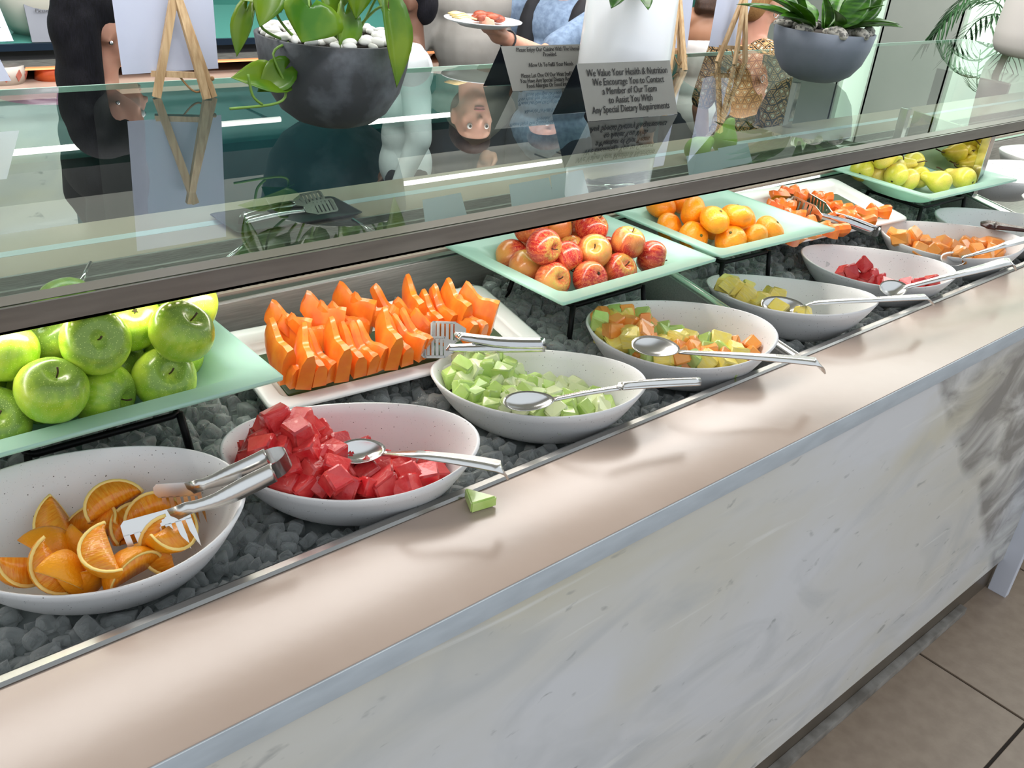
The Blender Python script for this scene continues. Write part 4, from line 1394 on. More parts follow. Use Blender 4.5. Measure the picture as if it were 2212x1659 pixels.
def pick_mix(x, y, z, q):
    r = q.random()
    if r < 0.40:
        drop_chunk('cantaloupe_chunk', q.choice(ct_f), x, y, z, 'orange cantaloupe chunk among the mixed fruit', 'cantaloupe', 'cantaloupe chunks in the mixed bowl', q)
    elif r < 0.70:
        drop_chunk('pineapple_chunk', q.choice(pn_f), x, y, z, 'yellow pineapple chunk among the mixed fruit', 'pineapple', 'pineapple chunks in the mixed bowl', q)
    else:
        drop_chunk('honeydew_chunk', q.choice(hm_f), x, y, z, 'green honeydew chunk among the mixed fruit', 'honeydew', 'honeydew chunks in the mixed bowl', q)


heap(pbm, 0.0255, lambda u, v: 0.034 - 0.16 * (v + 0.02) + 0.034 * gauss(u, v, -0.10, 0.02, 0.06, 0.06), 12, pick_mix)
qq = random.Random(21)
for p_ in D['pine']:
    x, y, z = settle(D['bowls'][4], *p_, 0.014)
    drop_chunk('pineapple_chunk', qq.choice(pn_f), x, y, z, 'yellow pineapple chunk left in the nearly empty bowl', 'pineapple', 'pineapple chunks in the fifth bowl', qq, 1.0)
for p_ in D['wm2']:
    x, y, z = settle(D['bowls'][5], *p_, 0.014)
    drop_chunk('watermelon_chunk', qq.choice(wm_f), x, y, z, 'watermelon chunk left over in the sixth bowl', 'watermelon', 'watermelon chunks in the sixth bowl', qq, 1.05)
for p_ in D['cant']:
    x, y, z = settle(D['bowls'][6], *p_, 0.015)
    drop_chunk('cantaloupe_chunk', qq.choice(ct_f), x, y, z, 'orange cantaloupe chunk in the cantaloupe bowl', 'cantaloupe', 'cantaloupe chunks in the seventh bowl', qq, 1.15)
pbj = D['bowls'][7]
bm = bmesh.new()
ball(bm, (pbj[0], pbj[1], H - 0.028), (0.075, 0.045, 0.012), 20, Euler((0, 0, pbj[3])))
for k in range(26):
    a = qq.uniform(0, 6.28)
    x, y = bowl_xy(pbj, 0.06 * cos(a) * qq.random() - 0.03, 0.035 * sin(a) * qq.random())
    ball(bm, (x, y, H - 0.014 + qq.uniform(0, 0.006)), 0.008, 8)
o = put('dark_jam', bm, M('dark_red_jam', (92, 22, 20), rough=0.15, rgb2=(60, 14, 16), scale=60, coat=0.5))
tag(o, 'dark red fruit jam in the eighth bowl under the brown ladle', 'jam')
# the piece that fell on the ledge
mx_, my_, mz_ = D['melon']
bm = bmesh.new()
prism(bm, [(-0.017, -0.014), (0.022, -0.010), (-0.010, 0.022)], 0, 0.016)
bmesh.ops.bevel(bm, geom=bm.edges[:], offset=0.002, segments=2, affect='EDGES')
for v in bm.verts:
    v.co = Matrix.Rotation(-0.25, 3, 'Z') @ v.co + Vector((mx_, my_, H + 0.0005))
o = shade(put('honeydew_piece', bm, hd_m), 30)
tag(o, 'dropped green honeydew piece lying on the beige front ledge', 'honeydew')
for k, (x, y, z, c) in enumerate(((0.66, 0.935, 0.028, (176, 70, 60)), (0.685, 0.87, 0.035, (206, 60, 60)))):
    bm = bmesh.new()
    ball(bm, (x, y, H + z), (0.004, 0.003, 0.003), 8)
    o = put('melon_crumb', bm, M('melon_crumb_%d' % k, c, rough=0.4))
    tag(o, ('brownish' if k == 0 else 'bright red') + ' melon crumb stuck inside the watermelon bowl', 'crumb')

# ---------------------------------------------------------------- spoons and tongs
SPL = ['long flat handled steel spoon lying on the watermelon heap', 'steel spoon with thick tube handle in the honeydew bowl', 'hook handled steel spoon in the mixed fruit bowl',
       'hook handled steel spoon in the pineapple bowl', 'broad handled steel spoon in the leftover watermelon bowl', 'steel spoon with pinched handle in the cantaloupe bowl']


def spoon(d, label):
    c = Vector(d['bowl']) + Vector((0, 0, H))
    a, b = (Vector(p) + Vector((0, 0, H)) for p in d['ax'])
    L = (b - a).length / 2
    X = (b - a).normalized()
    Y = Vector((0, 0, 1)).cross(X).normalized()
    tilt = Matrix.Rotation(radians(22), 3, X)
    Y = tilt @ Y
    Z = X.cross(Y).normalized()
    t = root('serving_spoon', c, label, 'spoon', 'steel serving spoons')
    bm = bmesh.new()
    nr, nt = 7, 28
    top = [[None] * nt for _ in range(nr + 1)]
    w = d['w'] / 2 * 1.12
    for off, flip in ((0.0, False), (-0.0013, True)):
        rings = []
        for i in range(nr + 1):
            q = i / nr
            ring = []
            for k in range(nt):
                th = 2 * pi * k / nt
                u, v = L * q * cos(th), w * q * sin(th) * (1 - 0.12 * cos(th))
                ring.append(bm.verts.new(c + X * u + Y * v + Z * (-0.013 * (1 - q * q) + off + 0.003)))
            rings.append(ring)
        for A_, B_ in zip(rings[1:], rings[2:]):
            for k in range(nt):
                bm.faces.new((A_[k], A_[(k + 1) % nt], B_[(k + 1) % nt], B_[k]))
        bm.faces.new(rings[1])
        for v in rings[0]:
            bm.verts.remove(v)
        top[0 if not flip else 1] = rings[-1]
    for k in range(nt):
        bm.faces.new((top[0][k], top[0][(k + 1) % nt], top[1][(k + 1) % nt], top[1][k]))
    put('spoon_bowl', bm, spoon_steel, t)
    bm = bmesh.new()
    pts = smooth_path([Vector(p) + Vector((0, 0, H)) for p in d['h']], 5)
    strip(bm, pts, d['hw'], 0.0026, (0, -0.30, 1))
    put('handle', bm, spoon_steel, t)
    if d is D['spoons'][1]:
        bm = bmesh.new()
        tube(bm, pts[-11:], [0.0062, 0.0072, 0.0068], 10)
        put('grip', bm, spoon_steel, t)
    return t


for d, lb in zip(D['spoons'], SPL):
    spoon(d, lb)

ld = root('ladle', V(*D['ladle'][0]), 'dark brown plastic ladle resting across the jam bowl', 'ladle')
bm = bmesh.new()
pl_ = [V(*p) for p in D['ladle']]
strip(bm, [pl_[0], pl_[0].lerp(pl_[1], 0.5), pl_[1]], [0.016, 0.045, 0.044], 0.004, (0, -0.3, 1))
put('blade', bm, M('brown_plastic', (62, 34, 30), rough=0.25), ld)
bm = bmesh.new()
strip(bm, smooth_path(pl_[1:], 4), [0.040, 0.016, 0.02], 0.006, (0, -0.3, 1))
put('handle', bm, M('brown_plastic', (62, 34, 30)), ld)


def flat_plate(bm, outline, O, X, Y, th):
    Zv = X.cross(Y).normalized()
    a = [bm.verts.new(O + X * p[0] + Y * p[1] + Zv * th / 2) for p in outline]
    b = [bm.verts.new(O + X * p[0] + Y * p[1] - Zv * th / 2) for p in outline]
    n = len(outline)
    fa = bm.faces.new(a)
    fb = bm.faces.new(b[::-1])
    for i in range(n):
        bm.faces.new((a[i], b[i], b[(i + 1) % n], a[(i + 1) % n]))
    bmesh.ops.triangulate(bm, faces=[fa, fb])


# fork tongs of the orange bowl: two combs of curved tines, two broad arms, one bent loop
tf = D['tongs_fork']
t = root('fork_tongs', V(*tf['l_head'][0]), 'steel tongs with comb shaped tines resting in the orange wedge bowl', 'tongs')
for key, arm in (('u_head', 'u_arm'), ('l_head', 'l_arm')):
    a, b = V(*tf[key][0]), V(*tf[key][1])
    X = (b - a).normalized()
    L = (b - a).length
    Y = (Vector((0.16, -0.52, -0.84)) - X * Vector((0.16, -0.52, -0.84)).dot(X)).normalized()
    nt = 7
    pitch = L / (nt - 0.4)
    bm = bmesh.new()
    flat_plate(bm, [(0.0, 0.004), (0.004, 0.0), (L, 0.0), (L, 0.0165), (0.0, 0.0165)], a, X, Y, 0.0016)
    for k in range(nt):
        x0, w = k * pitch, pitch * 0.6
        lean = 0.004 + 0.0015 * k * 0
        flat_plate(bm, [(x0, 0.0155), (x0 + w, 0.0155), (x0 + w + lean * 0.5, 0.034), (x0 + w * 0.75 + lean, 0.050), (x0 + w * 0.35 + lean, 0.044), (x0 + lean * 0.4, 0.030)], a, X, Y, 0.0016)
    put('comb', bm, spoon_steel, t, smooth=False)
    bm = bmesh.new()
    arm_pts = smooth_path([V(*p) for p in tf[arm]], 5)
    strip(bm, [a + X * L * 0.72 + Y * 0.008] + arm_pts, [0.016, 0.013, 0.016, 0.021, 0.023, 0.023, 0.023], 0.0016, (0.25, -0.75, 0.4))
    put('arm', bm, spoon_steel, t)
e1, e2 = V(*tf['u_arm'][-1]), V(*tf['l_arm'][-1])
bm = bmesh.new()
dd = ((e1 - V(*tf['u_arm'][-2])).normalized() + (e2 - V(*tf['l_arm'][-2])).normalized()).normalized()
mid = (e1 + e2) / 2
ra = (e1 - e2) / 2
loop = [mid + ra * cos(pi * k / 12) + dd * 0.024 * sin(pi * k / 12) for k in range(13)]
n0 = Vector((0.35, -0.55, -0.75))
strip2 = []
wd = (n0 - dd * n0.dot(dd) - ra.normalized() * n0.dot(ra.normalized())).normalized() * 0.0115
vs = []
for k, p in enumerate(loop):
    vs.append((bm.verts.new(p - wd), bm.verts.new(p + wd)))
for A_, B_ in zip(vs, vs[1:]):
    bm.faces.new((A_[0], A_[1], B_[1], B_[0]))
bmesh.ops.solidify(bm, geom=bm.faces[:], thickness=0.0016)
put('bent_loop', bm, spoon_steel, t)


def slot_tongs(d, label, wid=0.036):
    t = root('serving_tongs', V(*d['l'][0]), label, 'tongs')
    for key in ('u', 'l'):
        P = [V(*p) for p in d[key]]
        a, b = P[0], P[1]
        X = (b - a).normalized()
        L = (b - a).length
        Y = (Vector((-0.1, -0.75, -0.62)) - X * Vector((-0.1, -0.75, -0.62)).dot(X)).normalized()
        bm = bmesh.new()
        n = 5
        for k in range(n):                      # bars between slots, one closed end
            x0 = L * (0.06 + 0.9 * k / n)
            flat_plate(bm, [(x0, -wid / 2 + 0.003), (x0 + L * 0.115, -wid / 2 + 0.003), (x0 + L * 0.115, wid / 2 - 0.003), (x0, wid / 2 - 0.003)], a, X, Y, 0.0016)
        for s in (-1, 1):
            flat_plate(bm, [(0.004, s * (wid / 2 - 0.004)), (L, s * (wid / 2 - 0.004)), (L, s * wid / 2), (0.004, s * wid / 2)], a, X, Y, 0.0016)
        flat_plate(bm, [(0, -wid / 2 + 0.004), (0.004, -wid / 2), (0.008, -wid / 2), (0.008, wid / 2), (0.004, wid / 2), (0, wid / 2 - 0.004)], a, X, Y, 0.0016)
        flat_plate(bm, [(L * 0.94, -wid / 2), (L * 1.05, -wid / 2 + 0.002), (L * 1.4, -0.007), (L * 1.4, 0.007), (L * 1.05, wid / 2 - 0.002), (L * 0.94, wid / 2)], a, X, Y, 0.0016)
        put('slotted_head', bm, spoon_steel, t, smooth=False)
        bm = bmesh.new()
        strip(bm, smooth_path([b + X * 0.004] + P[2:], 5), [0.012, 0.013, 0.018, 0.019], 0.002, Y.cross(X) * (1 if Y.cross(X).z > 0 else -1))
        put('arm', bm, chrome, t)
    e1, e2 = V(*d['u'][-1]), V(*d['l'][-1])
    dd = (e1 - V(*d['u'][-2])).normalized()
    mid, ra = (e1 + e2) / 2, (e1 - e2) / 2
    bm = bmesh.new()
    wd = dd.cross(ra).normalized() * 0.009
    vs = []
    for k in range(11):
        p = mid + ra * cos(pi * k / 10) + dd * 0.012 * sin(pi * k / 10)
        vs.append((bm.verts.new(p - wd), bm.verts.new(p + wd)))
    for A_, B_ in zip(vs, vs[1:]):
        bm.faces.new((A_[0], A_[1], B_[1], B_[0]))
    bmesh.ops.solidify(bm, geom=bm.faces[:], thickness=0.0018)
    put('bent_loop', bm, chrome, t)
    return t


slot_tongs(D['tongs1'], 'steel slotted tongs resting on the near papaya tray')
slot_tongs(D['tongs2'], 'steel slotted tongs resting on the far papaya tray', 0.042)

# ---------------------------------------------------------------- on the glass shelf
ZG = 0.2495


def tent_sign(pts_front, top_l, top_r, back_l, back_r, lines, size, label, gap):
    t = root('tent_sign', V(*pts_front[0]), label, 'sign')
    fl, fr = V(*pts_front[0]), V(*pts_front[1])
    tl, tr, bl, br = V(*top_l), V(*top_r), V(*back_l), V(*back_r)
    for nm, q in (('front_panel', (fl, fr, tr, tl)), ('back_panel', (bl, br, tr, tl))):
        bm = bmesh.new()
        f = bm.faces.new([bm.verts.new(p) for p in q])
        bmesh.ops.solidify(bm, geom=[f], thickness=0.0016)
        put(nm, bm, sign_steel if nm == 'front_panel' else M('shaded_sign_steel', (96, 104, 120), rough=0.12, metal=1.0), t, smooth=False)  # back panel's darker steel carries the shade and dark reflection inside the tent
    X = (fr - fl).normalized()
    Y = (tl - fl)
    Y = (Y - X * Y.dot(X)).normalized()
    hgt = (tl - fl).length
    c = (fl + fr + tl + tr) / 4
    n = len(lines)
    for k, (body, sz) in enumerate(lines):
        if not body:
            continue
        text_mesh('lettering', body, size * sz, print_m, t, c + Y * ((n - 1) / 2 - k) * gap, X, Y, lift=0.0024, narrow=0.80)
    return t


tent_sign([(1.556, 1.484, ZG), (1.847, 1.463, ZG)], (1.545, 1.530, 0.368), (1.842, 1.510, 0.368), (1.521, 1.566, ZG), (1.830, 1.548, ZG),
          [('We Value Your Health & Nutrition', 1), ('We Encourage You to Contact', 1), ('a Member of Our Team', 1), ('to Assist You With', 1), ('Any Special Dietary Requirements', 1)],
          0.0225, 'steel tent sign about health and nutrition in front of the white vase', 0.0205)
tent_sign([(1.606, 1.805, ZG), (1.900, 1.787, ZG)], (1.590, 1.846, 0.352), (1.876, 1.830, 0.352), (1.570, 1.880, ZG), (1.868, 1.862, ZG),
          [('Please Enjoy Our Cuisine With The Utensils', 1), ('Provided.', 1), ('', 1), ('Allow Us To Fulfil Your Needs', 1), ('', 1), ('Please Let One Of Our Wait Staff Know If', 1), ('You Have Any Special Dietary Requirements', 1), ('Food Allergies Or Food Intolerances', 1)],
          0.0150, 'steel tent sign about cuisine and utensils beside the left planter', 0.0127)

# planters
pebble_w = M('white_pebble', (236, 234, 230), rough=0.5, vary=0.05)
pebble_g = M('granite_pebble', (178, 174, 164), rough=0.55, rgb2=(92, 90, 86), scale=90, lo=0.5, hi=0.6)
soil = M('potting_soil', (40, 32, 26), rough=0.95)
leaf_pothos = M('pothos_leaf', (62, 112, 24), rough=0.28, rgb2=(126, 152, 34), scale=9, stretch=(1, 1, 1), spec=0.6, lo=0.42, hi=0.66, vary=0.18)
leaf_dark = M('dracaena_leaf', (34, 74, 22), rough=0.3, rgb2=(72, 122, 34), scale=20, stretch=(1, 1, 6), vary=0.2)
leaf_stem = M('leaf_stem', (106, 140, 56), rough=0.5)
for lm in (leaf_pothos, leaf_dark):
    nn_, ll_ = N(lm)
    tr = nn_.new('ShaderNodeBsdfTranslucent'); tr.inputs['Color'].default_value = lin((120, 160, 30))
    mxs = nn_.new('ShaderNodeMixShader'); mxs.inputs[0].default_value = 0.25
    ll_.new(nn_['Principled BSDF'].outputs[0], mxs.inputs[1]); ll_.new(tr.outputs[0], mxs.inputs[2])
    ll_.new(mxs.outputs[0], nn_['Material Output'].inputs['Surface'])


def planter(name, x, y, r, h, mat, label, pebble, npeb, pr):
    t = root(name, V(x, y, ZG), label, 'plant')
    prof = [(0, 0), (r * 0.36, 0.0), (r * 0.52, h * 0.05), (r * 0.70, h * 0.17), (r * 0.86, h * 0.40), (r * 0.95, h * 0.68), (r, h), (r - 0.006, h + 0.001), (r - 0.010, h - 0.004), (r * 0.93, h - 0.028), (0, h - 0.028)]
    bm = bmesh.new()
    lathe(bm, prof, (x, y, H + ZG), 56)
    put('pot', bm, mat, t)
    bm = bmesh.new()
    lathe(bm, [(0, h - 0.006), (r * 0.93, h - 0.010), (r * 0.93, h - 0.030), (0, h - 0.030)], (x, y, H + ZG), 40)
    put('soil', bm, soil, t)
    q = random.Random(int(x * 100))
    me = None
    for k in range(npeb):
        a = 2 * pi * k / npeb * 3.0 + q.uniform(-0.1, 0.1)
        rr_ = r * (0.86 if k < npeb / 3 else 0.74 if k < npeb * 2 / 3 else 0.58)
        if me is None:
            bm = bmesh.new()
            ball(bm, t.location, (pr, pr * 0.7, pr * 0.52), 12)
            o = put('pebble', bm, pebble, t)
            me = o.data
        else:
            o = bpy.data.objects.new('pebble', me)
            COL.objects.link(o)
            o.parent = t
        o.location = (rr_ * cos(a), rr_ * sin(a), h - 0.002 + q.uniform(0, 0.008))
        o.rotation_euler = (q.uniform(-0.4, 0.4), q.uniform(-0.4, 0.4), q.uniform(0, 6))
        s = q.uniform(0.75, 1.25)
        o.scale = (s, s * q.uniform(0.8, 1.1), s)
    return t


HEART = [(0.0, 0.16), (0.04, 0.60), (0.12, 0.86), (0.25, 1.0), (0.40, 0.97), (0.55, 0.82), (0.70, 0.58), (0.85, 0.30), (0.95, 0.10), (1.0, 0.0)]
LANCE = [(0.0, 0.22), (0.15, 0.55), (0.35, 0.92), (0.5, 1.0), (0.65, 0.92), (0.8, 0.66), (0.92, 0.3), (1.0, 0.0)]


def leaf(t, base, tip, face, width, mat, shape=HEART, droop=0.12, cup=0.18, name='leaf'):
    """A leaf blade from base to tip; face is the way its upper side looks; the heart shape has lobes behind the stalk."""
    base, tip = V(*base), V(*tip)
    ax = tip - base
    L = ax.length
    ax.normalize()
    nrm = Vector(face)
    nrm = (nrm - ax * nrm.dot(ax)).normalized()
    sd = ax.cross(nrm).normalized()
    bm = bmesh.new()
    rows = []
    for s, w in shape:
        row = []
        for k in (-1, -0.66, -0.33, 0, 0.33, 0.66, 1):
            back = (abs(k) ** 1.3) * 0.30 * L * max(0, 1 - s * 4) if shape is HEART else 0
            off = nrm * (cup * width * (abs(k) ** 1.4) * w - droop * L * (s * s))
            row.append(bm.verts.new(base + ax * (s * L - back) + sd * k * w * width / 2 + off))
        rows.append(row)
    for A_, B_ in zip(rows, rows[1:]):
        for k in range(6):
            bm.faces.new((A_[k], A_[k + 1], B_[k + 1], B_[k]))
    bmesh.ops.remove_doubles(bm, verts=bm.verts[:], dist=1e-5)
    o = put(name, bm, mat, t)
    so = o.modifiers.new('thick', 'SOLIDIFY')
    so.thickness = 0.0009
    return o


def stalk(t, pts, r=0.0025, mat=None):
    bm = bmesh.new()
    tube(bm, smooth_path([V(*p) for p in pts], 5), r, 7)
    put('stalk', bm, mat or leaf_stem, t)


PX, PY = 1.005, 1.668
pl = planter('potted_pothos', PX, PY, 0.152, 0.168, stone_dark, 'charcoal bowl planter of trailing green pothos with white pebbles', pebble_w, 72, 0.0145)
LF = [  # base, tip, facing, width
    ((0.878, 1.54, 0.486), (0.858, 1.525, 0.432), (0.1, -1, 0.25), 0.125),
    ((0.975, 1.58, 0.47), (0.955, 1.55, 0.405), (0.4, -1, 0.3), 0.075),
    ((1.012, 1.490, 0.485), (1.034, 1.470, 0.356), (0.35, -1, 0.3), 0.086),
    ((0.800, 1.62, 0.470), (0.768, 1.61, 0.398), (-0.8, -0.6, 0.3), 0.042),
    ((0.845, 1.60, 0.352), (0.752, 1.58, 0.372), (-0.1, -0.8, 0.7), 0.066),
    ((0.860, 1.60, 0.372), (0.800, 1.585, 0.340), (0.2, -0.8, 0.5), 0.058),
    ((0.865, 1.62, 0.478), (0.785, 1.60, 0.500), (-0.2, -0.5, 1), 0.07),
    ((1.005, 1.62, 0.560), (0.985, 1.60, 0.470), (0.3, -1, 0.1), 0.06),
    ((1.070, 1.66, 0.560), (1.105, 1.62, 0.455), (0.5, -1, 0.2), 0.07),
    ((1.035, 1.64, 0.580), (1.02, 1.60, 0.480), (-0.2, -1, 0.1), 0.052),
    ((0.890, 1.66, 0.560), (0.868, 1.62, 0.470), (-0.4, -1, 0.2), 0.06),
    ((0.945, 1.60, 0.520), (0.955, 1.57, 0.452), (0.2, -1, 0.2), 0.062),
    ((0.995, 1.57, 0.545), (0.985, 1.55, 0.465), (-0.1, -1, 0.2), 0.066),
    ((0.830, 1.58, 0.515), (0.795, 1.56, 0.455), (-0.4, -1, 0.2), 0.058),
    ((0.960, 1.70, 0.540), (0.930, 1.70, 0.640), (-0.1, -1, 0.3), 0.09),
    ((1.050, 1.72, 0.540), (1.080, 1.74, 0.650), (0.2, -1, 0.3), 0.09),
    ((1.120, 1.68, 0.500), (1.165, 1.66, 0.440), (0.8, -0.6, 0.3), 0.07),
    ((0.900, 1.74, 0.500), (0.820, 1.78, 0.560), (-0.6, -0.6, 0.6), 0.09),
    ((1.000, 1.76, 0.520), (1.010, 1.82, 0.620), (0, -0.8, 0.6), 0.09),
]
for b_, t_, f_, w_ in LF:
    leaf(pl, b_, t_, f_, w_, leaf_pothos)
for pts in ([(0.97, 1.66, 0.40), (0.93, 1.62, 0.47), (0.89, 1.56, 0.50), (0.878, 1.54, 0.487)], [(1.02, 1.66, 0.40), (1.03, 1.56, 0.48), (1.012, 1.490, 0.488)],
            [(0.98, 1.66, 0.40), (0.90, 1.62, 0.42), (0.86, 1.62, 0.46), (0.865, 1.62, 0.48)], [(0.90, 1.64, 0.41), (0.83, 1.62, 0.44), (0.815, 1.62, 0.485), (0.80, 1.62, 0.47)],
            [(0.88, 1.62, 0.415), (0.838, 1.60, 0.40), (0.855, 1.59, 0.345), (0.835, 1.58, 0.318), (0.735, 1.57, 0.316)], [(0.775, 1.575, 0.372), (0.782, 1.575, 0.335), (0.80, 1.575, 0.318)],
            [(1.01, 1.67, 0.40), (1.01, 1.65, 0.50), (1.005, 1.62, 0.56)], [(1.03, 1.67, 0.40), (1.05, 1.67, 0.50), (1.07, 1.66, 0.56)], [(1.0, 1.67, 0.40), (1.03, 1.66, 0.5), (1.035, 1.64, 0.58)],
            [(0.96, 1.67, 0.40), (0.91, 1.67, 0.50), (0.89, 1.66, 0.56)], [(0.99, 1.69, 0.40), (0.97, 1.70, 0.48), (0.96, 1.70, 0.54)], [(1.04, 1.70, 0.40), (1.05, 1.71, 0.48), (1.05, 1.72, 0.54)],
            [(1.05, 1.67, 0.40), (1.10, 1.68, 0.47), (1.12, 1.68, 0.50)]):
    stalk(pl, pts)

QX, QY = 2.745, 1.660
pr_ = planter('potted_dracaena', QX, QY, 0.155, 0.152, stone_grey, 'smooth blue grey bowl planter with broad dark leaves and granite pebbles', pebble_g, 24, 0.026)
qd = random.Random(4)
for k in range(26):
    a = qd.uniform(0, 2 * pi)
    el = qd.uniform(0.25, 1.2)
    L = qd.uniform(0.13, 0.24)
    b_ = (QX - 0.02 + 0.05 * cos(a), QY + 0.05 * sin(a), ZG + 0.15)
    t_ = (b_[0] + L * cos(a) * cos(el), b_[1] + L * sin(a) * cos(el), b_[2] + L * sin(el))
    leaf(pr_, b_, t_, (-0.3 * cos(a), -0.3 * sin(a) - 0.3, 0.9), qd.uniform(0.05, 0.075), leaf_dark, LANCE, droop=0.2, cup=0.25)
for b_, t_, w_ in (((2.74, 1.62, 0.43), (2.93, 1.58, 0.435), 0.03), ((2.76, 1.62, 0.43), (2.99, 1.60, 0.52), 0.022), ((2.70, 1.60, 0.42), (2.60, 1.54, 0.50), 0.07), ((2.68, 1.58, 0.42), (2.72, 1.52, 0.52), 0.075), ((2.76, 1.58, 0.42), (2.83, 1.54, 0.53), 0.07), ((2.64, 1.6, 0.42), (2.56, 1.56, 0.54), 0.07)):
    leaf(pr_, b_, t_, (0.1, -0.6, 0.8), w_, leaf_dark, LANCE, droop=0.25, cup=0.25)

# white vase with a few leaves showing, white floor style vase further along the shelf
vz = root('white_vase', V(1.868, 1.680, ZG), 'tall plain white cylinder vase behind the health tent sign', 'vase')
bm = bmesh.new()
lathe(bm, [(0, 0), (0.116, 0), (0.119, 0.004), (0.117, 0.14), (0.113, 0.275), (0.111, 0.280), (0.107, 0.275), (0.105, 0.22), (0, 0.22)], (1.868, 1.680, H + ZG), 48)
put('vase_body', bm, white_ceramic, vz)
for b_, t_ in (((1.74, 1.60, 0.53), (1.66, 1.55, 0.49)), ((1.80, 1.62, 0.53), (1.73, 1.50, 0.50)), ((1.9, 1.65, 0.52), (1.92, 1.6, 0.66)), ((1.86, 1.68, 0.52), (1.80, 1.66, 0.68))):
    leaf(vz, b_, t_, (-0.2, -0.5, 0.8), 0.045, leaf_dark, LANCE)
v2 = root('white_vase', V(4.50, 1.70, ZG), 'rounded white vase at the far right end of the glass shelf', 'vase')
bm = bmesh.new()
lathe(bm, [(0, 0), (0.120, 0.0), (0.150, 0.012), (0.168, 0.045), (0.172, 0.10), (0.160, 0.30), (0.150, 0.42), (0.145, 0.43), (0.14, 0.42), (0.14, 0.3), (0, 0.3)], (4.50, 1.70, H + ZG), 44)
put('vase_body', bm, M('matte_white_vase', (222, 216, 212), rough=0.5), v2)

# easels: two front legs, a crossbar with a card on its far side, one back leg held by twine
def easel(feet_l, feet_r, apex, back, card, label, clabel, bar_z=0.045, rot=0.0):
    e = root('table_easel', V(*feet_l), label, 'easel', 'small wooden table easels')
    for a_, b_ in ((feet_l, apex), (feet_r, apex)):
        bm = bmesh.new()
        a2, b2 = V(*a_), V(*b_)
        d = (b2 - a2)
        strip(bm, [a2, a2 + d * 0.5, a2 + d * 1.12], 0.0155, 0.011, (0, -1, 0.15))
        put('leg', bm, wood, e, smooth=False)
    bm = bmesh.new()
    a2, b2 = V(*back), V(*apex)
    strip(bm, [a2, (a2 + b2) / 2, b2 + (b2 - a2) * 0.05], 0.012, 0.011, (0, -1, 0.15))
    put('back_leg', bm, wood, e, smooth=False)
    fl, fr = V(*feet_l), V(*feet_r)
    ap = V(*apex)
    k = bar_z / (apex[2] - feet_l[2])
    p, q = fl.lerp(ap, k), fr.lerp(ap, k)
    dx = (q - p).normalized()
    bm = bmesh.new()
    oy = Vector((0, 0.013, 0))
    strip(bm, [p - dx * 0.014 + oy, (p + q) / 2 + oy, q + dx * 0.010 + oy], 0.012, 0.014, (0, -1, 0.1))
    put('crossbar', bm, wood, e, smooth=False)
    bm = bmesh.new()
    s = V(*back).lerp(ap, k * 0.85)
    m_ = (p + q) / 2
    tube(bm, smooth_path([m_ + oy, m_.lerp(s, 0.35) + Vector((0, 0, -0.026)), m_.lerp(s, 0.7) + Vector((0, 0, -0.028)), s], 5), 0.0022, 6)
    ball(bm, s + dx * 0.01, 0.005, 8)
    put('twine', bm, twine_m, e)
    bl, br, tr, tl = (V(*c) for c in card)
    bm = bmesh.new()
    f = bm.faces.new([bm.verts.new(c) for c in (bl, br, tr, tl)])
    bmesh.ops.solidify(bm, geom=[f], thickness=0.003)
    c = put('display_card', bm, card_m, smooth=False)
    tag(c, clabel, 'card')
    return e


easel((0.767, 1.985, ZG), (0.858, 1.941, ZG), (0.826, 1.985, 0.462), (0.880, 1.955, ZG), ((0.705, 1.996, 0.296), (0.915, 2.000, 0.299), (0.927, 2.04, 0.60), (0.711, 2.04, 0.60)),
      'wooden table easel left of the charcoal planter', 'blank white back of the card on the easel left of the charcoal planter')
easel((2.352, 1.924, ZG), (2.413, 1.930, ZG), (2.415, 1.985, 0.462), (2.399, 1.90, ZG), ((2.335, 1.985, 0.298), (2.511, 1.995, 0.298), (2.545, 2.04, 0.60), (2.37, 2.03, 0.60)),
      'wooden table easel just right of the tall white vase', 'blank white back of the card on the easel beside the tall white vase')
easel((2.671, 1.985, ZG), (2.770, 1.945, ZG), (2.738, 1.975, 0.462), (2.692, 1.93, ZG), ((2.615, 1.990, 0.300), (2.794, 1.998, 0.284), (2.86, 2.03, 0.44), (2.665, 2.03, 0.60)),
      'wooden table easel beside the blue grey planter', 'white card on the easel beside the blue grey planter')
bm = bmesh.new()
f = bm.faces.new([bm.verts.new(V(*c)) for c in ((0.30, 1.985, 0.296), (0.493, 1.99, 0.296), (0.465, 2.03, 0.40), (0.30, 2.03, 0.40))])
bmesh.ops.solidify(bm, geom=[f], thickness=0.003)
tag(put('display_card', bm, card_m, smooth=False), 'corner of a white card at the left edge of the glass shelf', 'card')

# ---------------------------------------------------------------- under the glass: tongs on a dark tray, label cards, two green fruits
td = root('slate_tray', V(0.845, 1.575, 0.099), 'small dark slate tray under the glass holding steel tongs', 'tray')
bm = bmesh.new()
co, si = cos(0.0), sin(0.0)
loft(bm, [[(0.845 + p[0], 1.575 + p[1], H + z) for p in rrect(0.135 - i, 0.062 - i, 0.012)] for i, z in ((0.012, 0.0990), (0.0, 0.108), (0.004, 0.108), (0.016, 0.1025))])
put('tray_body', bm, M('black_slate', (38, 38, 40), rough=0.3), td)
slot_tongs({'u': [(0.935, 1.592, 0.124), (0.885, 1.586, 0.124), (0.872, 1.584, 0.122), (0.82, 1.577, 0.122), (0.750, 1.570, 0.116)],
            'l': [(0.940, 1.556, 0.118), (0.890, 1.554, 0.118), (0.876, 1.556, 0.117), (0.82, 1.560, 0.118), (0.748, 1.562, 0.112)]}, 'steel slotted tongs lying in the dark slate tray under the glass', 0.032)
lab_m = M('pale_label_card', (214, 226, 236), rough=0.6)
